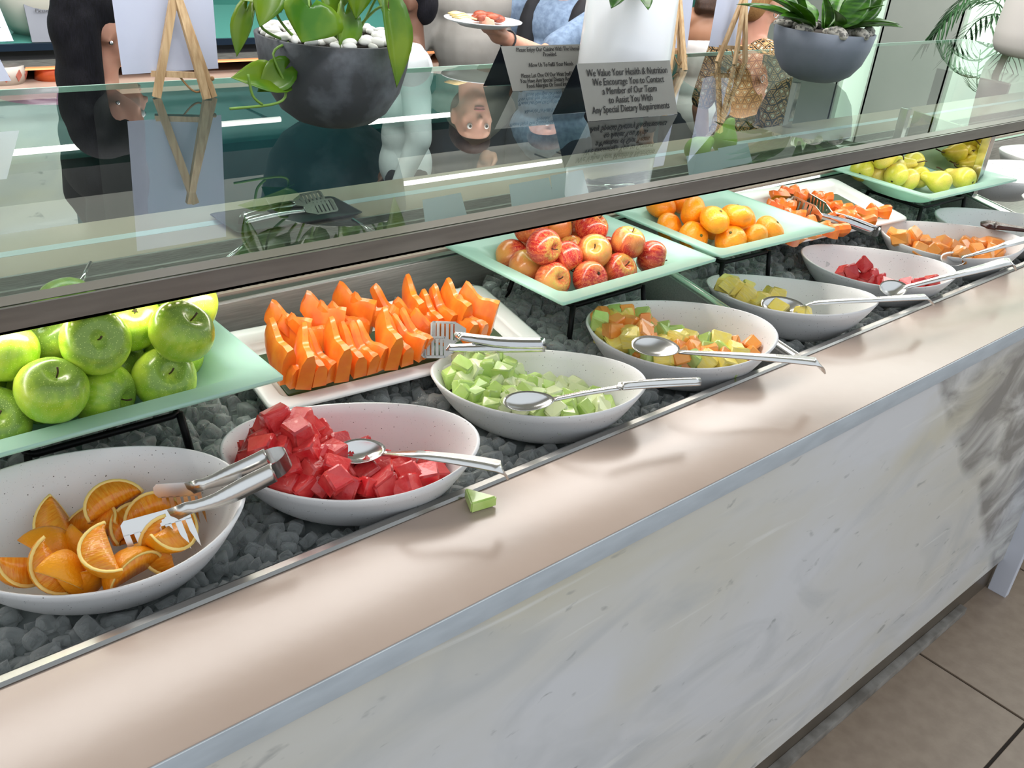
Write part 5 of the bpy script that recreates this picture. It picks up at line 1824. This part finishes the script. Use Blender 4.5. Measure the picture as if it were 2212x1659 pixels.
for k, (xa, xb, y, lb) in enumerate(((1.045, 1.155, 1.408, 'behind the red apples, leftmost of the row'), (1.275, 1.405, 1.415, 'behind the red apples, with square corners'), (1.408, 1.525, 1.430, 'beside the square cornered label card'), (1.865, 2.010, 1.420, 'behind the mandarins'), (2.018, 2.165, 1.440, 'in front of the two green pears'))):
    bm = bmesh.new()
    f = bm.faces.new([bm.verts.new(p) for p in (V(xa, y - 0.012, 0.104), V(xb, y - 0.006, 0.104), V(xb, y + 0.022, 0.150), V(xa + 0.01, y + 0.016, 0.150))])
    bmesh.ops.solidify(bm, geom=[f], thickness=0.0015)
    o = put('label_card', bm, lab_m, smooth=False)
    tag(o, 'pale blue label card ' + lb, 'card', 'label cards behind the glass')
for k, (x, y, lb) in enumerate(((2.04, 1.53, 'short green pear under the glass behind the label cards'), (2.17, 1.54, 'tall green pear under the glass behind the label cards'))):
    t = root('green_pear', V(x, y, 0.128 if k == 0 else 0.135), lb, 'pear')
    put('flesh', (lambda b: (bmesh.ops.translate(b, verts=b.verts[:], vec=V(x, y, 0.128 if k == 0 else 0.135)), b)[1])(pear_mesh(0.034, k)), M('green_pear_skin', (172, 202, 96), rough=0.35), t)
    if k == 0:
        t.rotation_euler = (radians(70), 0, radians(80))
sv = root('steel_server', V(1.545, 1.47, 0.105), 'dark steel server lying under the glass beside the label cards', 'server')
bm = bmesh.new()
strip(bm, smooth_path([V(1.50, 1.52, 0.106), V(1.545, 1.475, 0.112), V(1.60, 1.44, 0.108)], 4), [0.006, 0.05, 0.03], 0.003, (0, 0, 1))
put('blade', bm, dark_steel, sv)
bm = bmesh.new()
strip(bm, [V(1.595, 1.445, 0.108), V(1.66, 1.41, 0.112)], [0.014, 0.016], 0.004, (0, 0, 1))
put('handle', bm, chrome, sv)

# ---------------------------------------------------------------- the station along the back wall
st = root('back_station', (2.0, 3.5, 0), 'second buffet station along the teal wall with lit glass shelf', 'counter')
YS = 3.10


def sbox(name, lo, hi, mat, bev=0.0):
    bm = bmesh.new()
    box(bm, (lo[0], lo[1], H + lo[2]), (hi[0], hi[1], H + hi[2]), bev)
    return put(name, bm, mat, st, smooth=False)


warm = M('warm_led_glow', (255, 176, 122), rough=0.5, emit=((255, 170, 112), 0.8))
sbox('front_panel', (-2.5, YS, -1.0), (0.9, YS + 0.05, 0.02), marble)
sbox('front_panel', (0.9, YS, -1.0), (4.2, YS + 0.05, 0.02), M('teal_tile', (34, 74, 80), rough=0.25, rgb2=(28, 62, 70), scale=5))
sbox('counter_top', (-2.5, YS - 0.03, 0.02), (4.2, 4.3, 0.05), ledge_m)
sbox('shelf_bar', (-2.5, YS + 0.02, 0.150), (4.2, YS + 0.035, 0.170), M('navy_bar', (30, 44, 60), rough=0.3, metal=0.5))
sbox('shelf_pane', (-2.5, YS + 0.035, 0.164), (4.2, 3.9, 0.172), M('green_pane', (70, 130, 120), rough=0.05, spec=0.8))
sbox('under_shelf', (-2.5, YS + 0.05, 0.115), (4.2, 3.9, 0.160), M('shelf_black', (18, 18, 20), rough=0.4))
sbox('steel_lip', (-2.5, YS + 0.04, 0.100), (4.2, YS + 0.06, 0.120), steel)
sbox('glow_strip', (-2.5, YS + 0.05, 0.088), (4.2, YS + 0.07, 0.100), warm)
sbox('back_splash', (-2.5, 3.85, 0.05), (4.2, 3.88, 0.115), M('splash_olive', (96, 104, 92), rough=0.4))

bw = root('glazed_vase', (0.92, 3.30, H + 0.172), 'big cream vase with purple drip glaze on the back station', 'vase')
bm = bmesh.new()
lathe(bm, [(0, 0), (0.07, 0), (0.10, 0.03), (0.155, 0.10), (0.18, 0.17), (0.175, 0.23), (0.15, 0.285)], (0.92, 3.30, H + 0.172), 40)
put('vase_body', bm, M('cream_glaze', (226, 222, 206), rough=0.2, coat=0.4), bw)
bm = bmesh.new()
lathe(bm, [(0.1505, 0.285), (0.142, 0.32), (0.150, 0.345), (0.142, 0.345), (0.13, 0.31), (0.13, 0.25)], (0.92, 3.30, H + 0.172), 40)
put('drip_rim', bm, M('purple_glaze', (150, 112, 136), rough=0.2, rgb2=(112, 72, 98), scale=12), bw)
s3 = root('counter_sign', (0.95, 3.13, H + 0.172), 'dark grey cuisine sign leaning before the cream vase', 'sign')
bm = bmesh.new()
hexa(bm, [(0.85, 3.13, H + 0.172), (1.16, 3.13, H + 0.172), (1.16, 3.134, H + 0.172), (0.85, 3.134, H + 0.172), (0.85, 3.16, H + 0.275), (1.16, 3.16, H + 0.275), (1.16, 3.164, H + 0.275), (0.85, 3.164, H + 0.275)])
put('sign_panel', bm, M('dim_steel', (96, 98, 104), rough=0.4, metal=0.3), s3, smooth=False)
for k, body in enumerate(('Please Enjoy Our Cuisine With The Utensils', 'Provided.', '', 'Allow Us To Fulfil Your Needs', '', 'Please Let One Of Our Wait Staff Know If', 'You Have Any Special Dietary Requirements')):
    if body:
        text_mesh('lettering', body, 0.0145, print_m, s3, Vector((1.005, 3.147, H + 0.258 - 0.0125 * k)) - Vector((0, 0.0035, 0)), (1, 0, 0), (0, 0.27, 0.96), lift=0.001)
bm = bmesh.new()
box(bm, (0.98, 3.10, H + 0.172), (1.06, 3.112, H + 0.215), 0.002)
o = put('clear_label_holder', bm, M('holder_clear', (130, 150, 156), rough=0.05, trans=0.7), smooth=False)
tag(o, 'small clear label holder before the dark grey sign', 'label holder')
s4 = root('hand_sign', (0.70, 3.14, H + 0.172), 'white printed hand care sheet at the left of the back station', 'sign')
bm = bmesh.new()
hexa(bm, [(0.55, 3.14, H + 0.175), (0.802, 3.14, H + 0.175), (0.802, 3.143, H + 0.175), (0.55, 3.143, H + 0.175), (0.535, 3.18, H + 0.36), (0.765, 3.18, H + 0.36), (0.765, 3.183, H + 0.36), (0.535, 3.183, H + 0.36)])
put('sheet', bm, M('white_sheet', (206, 220, 240), rough=0.6), s4, smooth=False)
grey_print = M('grey_print', (84, 92, 104), rough=0.7)
text_mesh('lettering', 'hands', 0.022, grey_print, s4, (0.735, 3.168, H + 0.318), (1, 0, 0), (0, 0.21, 0.98), align='RIGHT', lift=0.004)
text_mesh('lettering', 'your hands', 0.022, grey_print, s4, (0.765, 3.162, H + 0.290), (1, 0, 0), (0, 0.21, 0.98), align='RIGHT', lift=0.004)
bm = bmesh.new()
for pts in (((0.66, 0.245), (0.70, 0.250), (0.765, 0.236)), ((0.66, 0.232), (0.71, 0.228), (0.77, 0.224)), ((0.66, 0.22), (0.72, 0.212), (0.775, 0.214)), ((0.66, 0.205), (0.69, 0.20), (0.70, 0.185))):
    tube(bm, [(a, 3.136 + (z - 0.175) * 0.215 + 0.001, H + z) for a, z in pts], 0.0012, 5)
put('hand_drawing', bm, grey_print, s4)
# pots on the counter under its shelf
og = root('orange_pot', (0.905, 3.2, H + 0.05), 'small orange clay pot under the back station shelf', 'pot')
bm = bmesh.new()
lathe(bm, [(0, 0), (0.045, 0), (0.042, 0.02), (0.034, 0.055), (0.030, 0.062), (0, 0.062)], (0.905, 3.2, H + 0.05), 28)
put('pot_body', bm, M('orange_clay', (176, 76, 34), rough=0.3), og)
pb_ = root('patterned_dish', (0.76, 3.2, H + 0.05), 'dish with red diamond pattern beside the small orange pot', 'dish')
bm = bmesh.new()
lathe(bm, [(0, 0), (0.07, 0), (0.085, 0.055), (0.08, 0.055), (0.066, 0.006), (0, 0.006)], (0.76, 3.2, H + 0.05), 32)
put('dish_body', bm, M('dish_cream', (176, 168, 158), rough=0.4), pb_)
for k in range(12):
    a = 2 * pi * k / 12
    bm = bmesh.new()
    for s, m_ in ((0.0, 0),):
        n_v = Vector((cos(a), sin(a), 0))
        tg = Vector((-sin(a), cos(a), 0))
        c = Vector((0.76, 3.2, H + 0.078)) + n_v * 0.0785
        flat_plate(bm, [(-0.011, 0), (0, -0.018), (0.011, 0), (0, 0.018)], c, tg, Vector((0, 0, 1)) + n_v * 0.27, 0.003)
    put('diamond', bm, M('diamond_red', (168, 96, 82), rough=0.5), pb_, smooth=False)
for k, (x, y, r, lb) in enumerate(((2.36, 3.25, 0.075, 'white bowl on the back station near the chef'), (2.16, 3.45, 0.11, 'large white bowl behind the small white bowl'))):
    w = root('white_bowl', (x, y, H + 0.05), lb, 'bowl')
    bm = bmesh.new()
    lathe(bm, [(0, 0), (r * 0.5, 0), (r * 0.85, r * 0.4), (r, r * 0.85), (r * 0.96, r * 0.85), (r * 0.8, r * 0.42), (0, 0.01)], (x, y, H + 0.05), 32)
    put('bowl_body', bm, white_ceramic, w)
for k, (xa, xb, y, z, pw) in enumerate(((0.75, 1.95, 4.30, 0.965, 5.5), (2.4, 4.3, 4.30, 1.345, 5.5), (2.7, 3.9, 4.30, 0.975, 5.0), (4.4, 5.3, 4.30, 1.35, 4.0), (1.4, 2.3, 4.34, 0.93, 2.0))):
    t = root('linear_lamp', (xa, y, H + z), 'slim linear lamp on the back wall, %s of its kind' % ORD[k], 'lamp', 'linear wall lamps over the back station')
    bm = bmesh.new()
    tube(bm, [(xa, y, H + z), (xb, y, H + z)], 0.014, 8)
    put('lamp_tube', bm, M('lamp_glow_%d' % k, (250, 250, 246), emit=((255, 252, 246), pw)), t)
    for x in (xa + 0.05, xb - 0.05):
        bm = bmesh.new()
        tube(bm, [(x, y, H + z), (x, 4.62 if z < 1.1 else 4.52, H + z)], 0.006, 6)
        put('bracket', bm, steel, t)

# ---------------------------------------------------------------- right side: mirrored pot with a palm
pp = root('potted_palm', (5.42, 2.22, 0), 'palm in a tall black and mirrored pot before the bright window', 'plant')
bm = bmesh.new()
box(bm, (5.22, 2.02, 0), (5.62, 2.42, 1.04), 0.01)
put('pot', bm, M('mirror_pot', (210, 214, 210), rough=0.12, metal=1.0), pp, smooth=False)
bm = bmesh.new()
box(bm, (5.214, 2.30, 0), (5.226, 2.425, 1.042))
put('pot_edge', bm, black_metal, pp, smooth=False)
bm = bmesh.new()
for k in range(3):
    tube(bm, smooth_path([(5.215, 2.03 + 0.022 * k, 0.62), (5.213, 2.045 + 0.028 * k, 0.78), (5.215, 2.04 + 0.03 * k, 0.93)], 4), [0.014, 0.02, 0.006], 6)
put('pink_decor', bm, M('pink_decor', (214, 120, 158), rough=0.3), pp)
bm = bmesh.new()
tube(bm, smooth_path([(5.42, 2.2, 1.0), (5.40, 2.14, 1.3), (5.38, 2.06, 1.6)], 4), [0.02, 0.014, 0.01], 8)
put('trunk', bm, M('palm_trunk', (72, 84, 40), rough=0.8), pp)
palm_leaf = M('palm_leaf', (42, 84, 42), rough=0.4, vary=0.15)
qp = random.Random(9)
for k in range(9):
    a = 2 * pi * k / 9 + 0.4
    z0 = 1.12 + 0.07 * k
    pts = smooth_path([(5.40, 2.14, z0), (5.40 + 0.16 * cos(a), 2.14 + 0.16 * sin(a), z0 + 0.14), (5.40 + 0.34 * cos(a), 2.14 + 0.34 * sin(a), z0 + 0.08), (5.40 + 0.44 * cos(a), 2.14 + 0.44 * sin(a), z0 - 0.10)], 5)
    bm = bmesh.new()
    tube(bm, pts, [0.004, 0.002], 5)
    for j in range(4, len(pts) - 1):
        d = (pts[j + 1] - pts[j]).normalized()
        sd = d.cross(Vector((0, 0, 1))).normalized()
        for s in (-1, 1):
            tip = pts[j] + sd * s * 0.09 + d * 0.09 + Vector((0, 0, -0.05))
            strip(bm, [pts[j], pts[j].lerp(tip, 0.5) + Vector((0, 0, 0.012)), tip], [0.006, 0.016, 0.002], 0.001, (0, 0, 1))
    put('frond', bm, palm_leaf, pp)

# ---------------------------------------------------------------- people behind the shelf
def person(name, x, y, face, h, skin, label, top, trousers, hair, hair_len=0.0, arms=None, sleeve=0.35, hair_w=1.0, voxel=0.009, bald=False, neck_open=0.0, build=1.0, hold=None, slim=1.0):
    """A standing adult: one fused skin; shirt, trousers, hair, eyes and lips as children. face = heading in degrees (0 looks along +x)."""
    t = root(name, (x, y, 0), label, 'person')
    f = Vector((cos(radians(face)), sin(radians(face)), 0))
    r = Vector((f.y, -f.x, 0))                 # the person's right-hand side
    O = Vector((x, y, 0))
    k = h / 1.70

    def P(rt, fw, z):
        return O + r * rt * k + f * fw * k + Vector((0, 0, z * k))
    rotz = Euler((0, 0, radians(face - 90)))
    bm = bmesh.new()
    hc = P(0, 0.015, 1.585)
    ball(bm, hc + Vector((0, 0, 0.012 * k)), (0.074 * k, 0.094 * k, 0.103 * k), 20, rotz)
    ball(bm, P(0, 0.045, 1.540), (0.058 * k, 0.062 * k, 0.072 * k), 16, rotz)       # face and jaw
    ball(bm, P(0, 0.080, 1.492), (0.024 * k, 0.022 * k, 0.018 * k), 10, rotz)        # chin
    capsule(bm, P(0, 0.100, 1.595), P(0, 0.122, 1.553), 0.008 * k, 0.0125 * k, 8)    # nose
    for s in (-1, 1):
        ball(bm, P(0.034 * s, 0.092, 1.612), (0.022 * k, 0.010 * k, 0.007 * k), 8, rotz)   # brow
        ball(bm, P(0.042 * s, 0.078, 1.556), (0.02 * k, 0.016 * k, 0.02 * k), 8, rotz)     # cheek
        ball(bm, P(0.076 * s, 0.008, 1.570), (0.009 * k, 0.022 * k, 0.032 * k), 8, rotz)   # ear
        ball(bm, P(0.079 * s, 0.012, 1.547), (0.007 * k, 0.010 * k, 0.012 * k), 8, rotz)
    capsule(bm, P(0, -0.012, 1.36), P(0, 0.0, 1.50), 0.060 * k * slim, 0.054 * k * slim)
    b = build
    torso = [(P(0, 0, 1.30), (0.150 * b * k, 0.092 * b * k, 0.105 * k)), (P(0, 0.008, 1.17), (0.142 * b * k, 0.100 * b * k, 0.14 * k)), (P(0, 0.006, 1.03), (0.125 * b * k, 0.090 * b * k, 0.12 * k)), (P(0, 0, 0.91), (0.155 * b * k, 0.105 * b * k, 0.12 * k))]
    for c, q in torso:
        ball(bm, c, q, 18, rotz)
    arms = arms or {}
    AR = {}
    for s, nm in ((-1, 'left'), (1, 'right')):
        sh = P(0.175 * s * b, -0.005, 1.355)
        el, wr = arms.get(nm, (P(0.225 * s * b, -0.03, 1.07), P(0.225 * s * b, 0.06, 0.83)))
        AR[nm] = (sh, el, wr)
        capsule(bm, P(0.05 * s, -0.01, 1.385), sh, 0.045 * k, 0.052 * k)
        capsule(bm, sh, el, 0.050 * k, 0.038 * k)
        capsule(bm, el, wr, 0.040 * k, 0.025 * k)
        d = (wr - el).normalized()
        if hold and nm == hold['side']:
            pass
        palm = wr + d * 0.055 * k
        side = d.cross(Vector((0, 0, 1)))
        side = side.normalized() if side.length > 0.05 else r.copy()
        nrm = side.cross(d).normalized()
        capsule(bm, wr, palm, 0.024 * k, 0.030 * k, 10)
        for q in range(4):
            o_ = side * (q - 1.5) * 0.017 * k
            L = (0.068, 0.076, 0.072, 0.058)[q] * k
            up_ = 0.25 if (hold and nm == hold['side']) else -0.30
            p0 = palm + o_ - d * 0.01 * k
            p1 = palm + o_ + d * (0.02 * k + L * 0.5)
            p2 = p1 + (d * 0.8 + nrm * up_ * 1.4).normalized() * L * 0.35
            p3 = p2 + (d * 0.4 + nrm * up_ * 2.4).normalized() * L * 0.28
            capsule(bm, p0, p1, 0.0105 * k, 0.0095 * k, 8)
            capsule(bm, p1, p2, 0.0095 * k, 0.0088 * k, 8)
            capsule(bm, p2, p3, 0.0088 * k, 0.0076 * k, 8)
        th = side * (0.026 if not hold else 0.028) * k * (1 if s < 0 else -1)
        t1 = wr + d * 0.03 * k + th
        t2 = t1 + (d * 0.8 + th.normalized() * 0.7 + nrm * 0.4).normalized() * 0.035 * k
        capsule(bm, wr + d * 0.012 * k, t1, 0.014 * k, 0.0125 * k, 8)
        capsule(bm, t1, t2, 0.0125 * k, 0.0105 * k, 8)
        capsule(bm, t2, t2 + (d + nrm * 0.5).normalized() * 0.028 * k, 0.0105 * k, 0.009 * k, 8)
    legs = []
    for s in (-1, 1):
        hp, kn, an = P(0.085 * s * b, 0, 0.88), P(0.088 * s, 0.015, 0.48), P(0.088 * s, -0.015, 0.09)
        legs.append((hp, kn, an))
        capsule(bm, hp, kn, 0.082 * k * b, 0.052 * k)
        capsule(bm, kn, an, 0.052 * k, 0.035 * k)
        capsule(bm, P(0.088 * s, -0.03, 0.045), P(0.092 * s, 0.11, 0.035), 0.036 * k, 0.032 * k, 10)
    body = fused('body', bm, skin, t, voxel, 3)
    # clothes
    inf = 0.014 * k
    bm = bmesh.new()
    for c, q in torso[(1 if neck_open else 0):]:
        ball(bm, c, (q[0] + inf, q[1] + inf, q[2] + inf * 0.6), 18, rotz)
    if neck_open:
        ball(bm, P(0, 0.0, 1.235), (0.152 * b * k, 0.102 * b * k, 0.085 * k), 18, rotz)
    for nm in ('left', 'right'):
        sh, el, wr = AR[nm]
        if sleeve > 0:
            capsule(bm, sh, sh.lerp(el, min(1, sleeve * 1.7)), 0.064 * k, 0.056 * k)
            if not neck_open:
                capsule(bm, P(0.05 * (-1 if nm == 'left' else 1), -0.01, 1.375), sh, 0.054 * k, 0.062 * k)
        if sleeve > 0.6:
            capsule(bm, el, el.lerp(wr, min(0.97, (sleeve - 0.5) * 2)), 0.052 * k, 0.036 * k)
    fused('top', bm, top, t, voxel * 1.05, 3)
    bm = bmesh.new()
    ball(bm, torso[3][0], (torso[3][1][0] + inf * 0.7, torso[3][1][1] + inf * 0.7, torso[3][1][2] + inf * 0.4), 18, rotz)
    for hp, kn, an in legs:
        capsule(bm, hp, kn, 0.094 * k * b, 0.066 * k)
        capsule(bm, kn, an + Vector((0, 0, 0.02)), 0.066 * k, 0.052 * k)
    fused('trousers', bm, trousers, t, voxel * 1.2, 3)
    for s in (-1, 1):
        bm = bmesh.new()
        capsule(bm, P(0.088 * s, -0.035, 0.038), P(0.092 * s, 0.12, 0.032), 0.043 * k, 0.038 * k, 12)
        put('shoe', bm, M('dark_shoe', (40, 38, 38), rough=0.5), t)
        e_ = P(0.032 * s, 0.094, 1.588)
        bm = bmesh.new()
        ball(bm, e_, 0.0115 * k, 10)
        ey = put('eye', bm, eye_m, t)
        bm = bmesh.new()
        ball(bm, e_ + f * 0.0085 * k, 0.0058 * k, 8)
        put('iris', bm, iris_m, ey)
    bm = bmesh.new()
    ball(bm, P(0, 0.1015, 1.526), (0.023 * k, 0.009 * k, 0.0055 * k), 10, rotz)
    ball(bm, P(0, 0.1005, 1.517), (0.020 * k, 0.009 * k, 0.006 * k), 10, rotz)
    put('lips', bm, lip_m, t)
    if hair is not None:
        bm = bmesh.new()
        ball(bm, hc + Vector((0, 0, 0.040 * k)) - f * 0.020 * k, (0.084 * k * hair_w, 0.096 * k, 0.090 * k), 18, rotz)
        ball(bm, hc + Vector((0, 0, 0.074 * k)) + f * 0.022 * k, (0.072 * k, 0.074 * k, 0.048 * k), 16, rotz)
        ball(bm, P(0, -0.055, 1.565), (0.070 * k * hair_w, 0.060 * k, 0.085 * k), 16, rotz)
        if hair_len > 0:
            zt = 1.55
            for j in range(5):
                z0 = zt - hair_len * j / 5
                ball(bm, P(0, -0.058 - 0.004 * j, z0 - hair_len * 0.1), ((0.088 + 0.014 * min(j, 3)) * k * hair_w, 0.045 * k, hair_len * 0.2 * k), 14, rotz)
            for s in (-1, 1):
                capsule(bm, P(0.068 * s, -0.035, 1.60), P(0.092 * s, -0.055, 1.55 - hair_len * 0.9), 0.030 * k, 0.035 * k, 10)
        fused('hair', bm, hair, t, 0.007, 14)
    return t, P, AR


silver = M('silver', (210, 210, 212), rough=0.15, metal=1.0)
tee_grey = M('grey_tee', (150, 146, 140), rough=0.85, rgb2=(138, 134, 128), scale=12, bump=0.1)
tee_blue = M('heather_blue_shirt', (122, 142, 166), rough=0.85, rgb2=(100, 118, 142), scale=60, bump=0.1)
vest_m = M('black_vest', (16, 17, 22), rough=0.8)
black_cloth = M('black_cloth', (18, 18, 22), rough=0.85)
denim = M('dark_trousers', (44, 50, 62), rough=0.85)
white_jacket = M('white_jacket', (200, 206, 208), rough=0.8, bump=0.1)
navy_cloth = M('navy_cloth', (22, 26, 38), rough=0.8)

# woman with long black hair, seen from her right side
p1, P1, A1 = person('person', 0.765, 2.32, 0, 1.45, skin_m, 'person with long black hair and silver earring behind the left easel card', black_cloth, black_cloth, black_hair, hair_len=0.40, sleeve=0.95, hair_w=1.08, build=0.80)
bm = bmesh.new()
ball(bm, P1(0.083, 0.014, 1.542), 0.0055, 8)
put('earring', bm, silver, p1)
# guest in a plain grey tee
p2, P2, A2 = person('person', 2.33, 2.85, -112, 1.72, skin_m, 'person in a plain grey tee standing behind the cuisine sign', tee_grey, denim, brown_hair, sleeve=0.42, build=1.08, voxel=0.010)
# guest in blue shirt and black vest carrying a plate
elb, wri = Vector((2.30, 2.45, H + 0.195)), Vector((2.075, 2.385, H + 0.272))
p3, P3, A3 = person('person', 2.50, 2.58, 200, 1.66, skin_m, 'person in heather blue shirt and black vest holding out a plate', tee_blue, denim, brown_hair, sleeve=0.45, arms={'left': (elb, wri)}, voxel=0.0065, hold={'side': 'left'}, build=1.02)
bm = bmesh.new()
for s in (-1, 1):
    for z in range(6):
        pass
    ball(bm, P3(0.095 * s, 0.004, 1.22), (0.062, 0.118, 0.20), 14, Euler((0, 0, radians(200 - 90))))
ball(bm, P3(0, -0.06, 1.2), (0.15, 0.055, 0.22), 14, Euler((0, 0, radians(200 - 90))))
fused('vest', bm, vest_m, p3, 0.009, 3)
bm = bmesh.new()
d_ = (wri - elb).normalized()
ring_pts = []
u_ = d_.orthogonal().normalized()
w_ = d_.cross(u_)
for k in range(17):
    a = 2 * pi * k / 16
    ring_pts.append(wri - d_ * 0.012 + (u_ * cos(a) + w_ * sin(a)) * 0.029)
tube(bm, ring_pts, 0.003, 6)
put('wristband', bm, M('dark_band', (40, 48, 52), rough=0.6), p3)
dp = root('dinner_plate', V(1.965, 2.375, 0.315), 'white plate of food held up by the person in the blue shirt', 'plate')
bm = bmesh.new()
lathe(bm, [(0, 0), (0.075, 0), (0.085, 0.006), (0.122, 0.017), (0.123, 0.020), (0.088, 0.011), (0.075, 0.005), (0, 0.005)], tuple(V(1.965, 2.375, 0.315)), 44)
put('plate_body', bm, white_ceramic, dp)
bm = bmesh.new()
for k in range(7):
    a = k * 0.9
    ball(bm, V(1.985 + 0.035 * cos(a), 2.375 + 0.03 * sin(a), 0.338 + 0.004 * (k % 3)), (0.026, 0.02, 0.011), 10)
o = put('fried_bacon', bm, M('crisp_bacon', (116, 44, 30), rough=0.4, rgb2=(168, 82, 52), scale=50, bump=0.4))
tag(o, 'dark red crisp bacon heaped on the held plate', 'bacon')
bm = bmesh.new()
for k in range(3):
    strip(bm, smooth_path([V(1.845, 2.36 + 0.01 * k, 0.342 + 0.004 * k), V(1.88, 2.365 + 0.01 * k, 0.346 + 0.004 * k), V(1.92, 2.37 + 0.008 * k, 0.338)], 3), 0.035, 0.004, (0, 0, 1))
o = put('folded_flatbread', bm, M('flatbread', (228, 200, 142), rough=0.7))
tag(o, 'pale folded flatbread at the edge of the held plate', 'bread')
# woman in the geometric print blouse
print_blouse = M('print_blouse', (210, 180, 140), rough=0.8)
nn_, ll_ = N(print_blouse)
tcx = nn_.new('ShaderNodeTexCoord')
mpx = nn_.new('ShaderNodeMapping'); mpx.inputs['Scale'].default_value = (1, 1, 1); mpx.inputs['Rotation'].default_value = (0, 0.6, 0.4)
ll_.new(tcx.outputs['Object'], mpx.inputs['Vector'])
bk = nn_.new('ShaderNodeTexVoronoi'); bk.distance = 'CHEBYCHEV'; bk.inputs['Scale'].default_value = 46; bk.inputs['Randomness'].default_value = 0.12
ll_.new(mpx.outputs[0], bk.inputs['Vector'])
cr = nn_.new('ShaderNodeValToRGB')
cr.color_ramp.interpolation = 'CONSTANT'
cr.color_ramp.elements[0].position = 0.0; cr.color_ramp.elements[0].color = lin((222, 214, 190))
cr.color_ramp.elements[1].position = 0.22; cr.color_ramp.elements[1].color = lin((34, 34, 30))
e_ = cr.color_ramp.elements.new(0.30); e_.color = lin((206, 160, 108))
e_ = cr.color_ramp.elements.new(0.42); e_.color = lin((40, 44, 38))
ll_.new(bk.outputs['Distance'], cr.inputs['Fac'])
ll_.new(cr.outputs['Color'], nn_['Principled BSDF'].inputs['Base Color'])
p4, P4, A4 = person('person', 3.25, 2.26, -8, 1.525, skin_m, 'person with golden hair and silver hoop earring in a geometric print blouse', print_blouse, denim, gold_hair, sleeve=0.5, hair_len=0.0, hair_w=1.06)
bm = bmesh.new()
tube(bm, [P4(0.082, 0.012 + 0.013 * cos(2 * pi * k / 12), 1.525 + 0.016 * sin(2 * pi * k / 12)) for k in range(13)], 0.0022, 6)
put('earring', bm, silver, p4)
# woman with bare back, head turned away
p5, P5, A5 = person('person', 3.72, 2.86, 70, 1.55, skin_tan, 'person with dark brown hair and a bare back facing away', M('white_top', (226, 222, 220), rough=0.8), denim, brown_hair, sleeve=0.0, neck_open=1, hair_len=0.14)
p7, P7, A7 = person('person', 3.08, 2.85, 40, 1.60, skin_tan, 'person in dark navy clothes beside the bare backed guest', navy_cloth, navy_cloth, black_hair, sleeve=0.9, hair_len=0.2)
p6, P6, A6 = person('person', 1.99, 2.80, 150, 1.44, skin_dark, 'chef in a white jacket bending behind the charcoal planter', white_jacket, black_cloth, black_hair, sleeve=0.95, voxel=0.011)
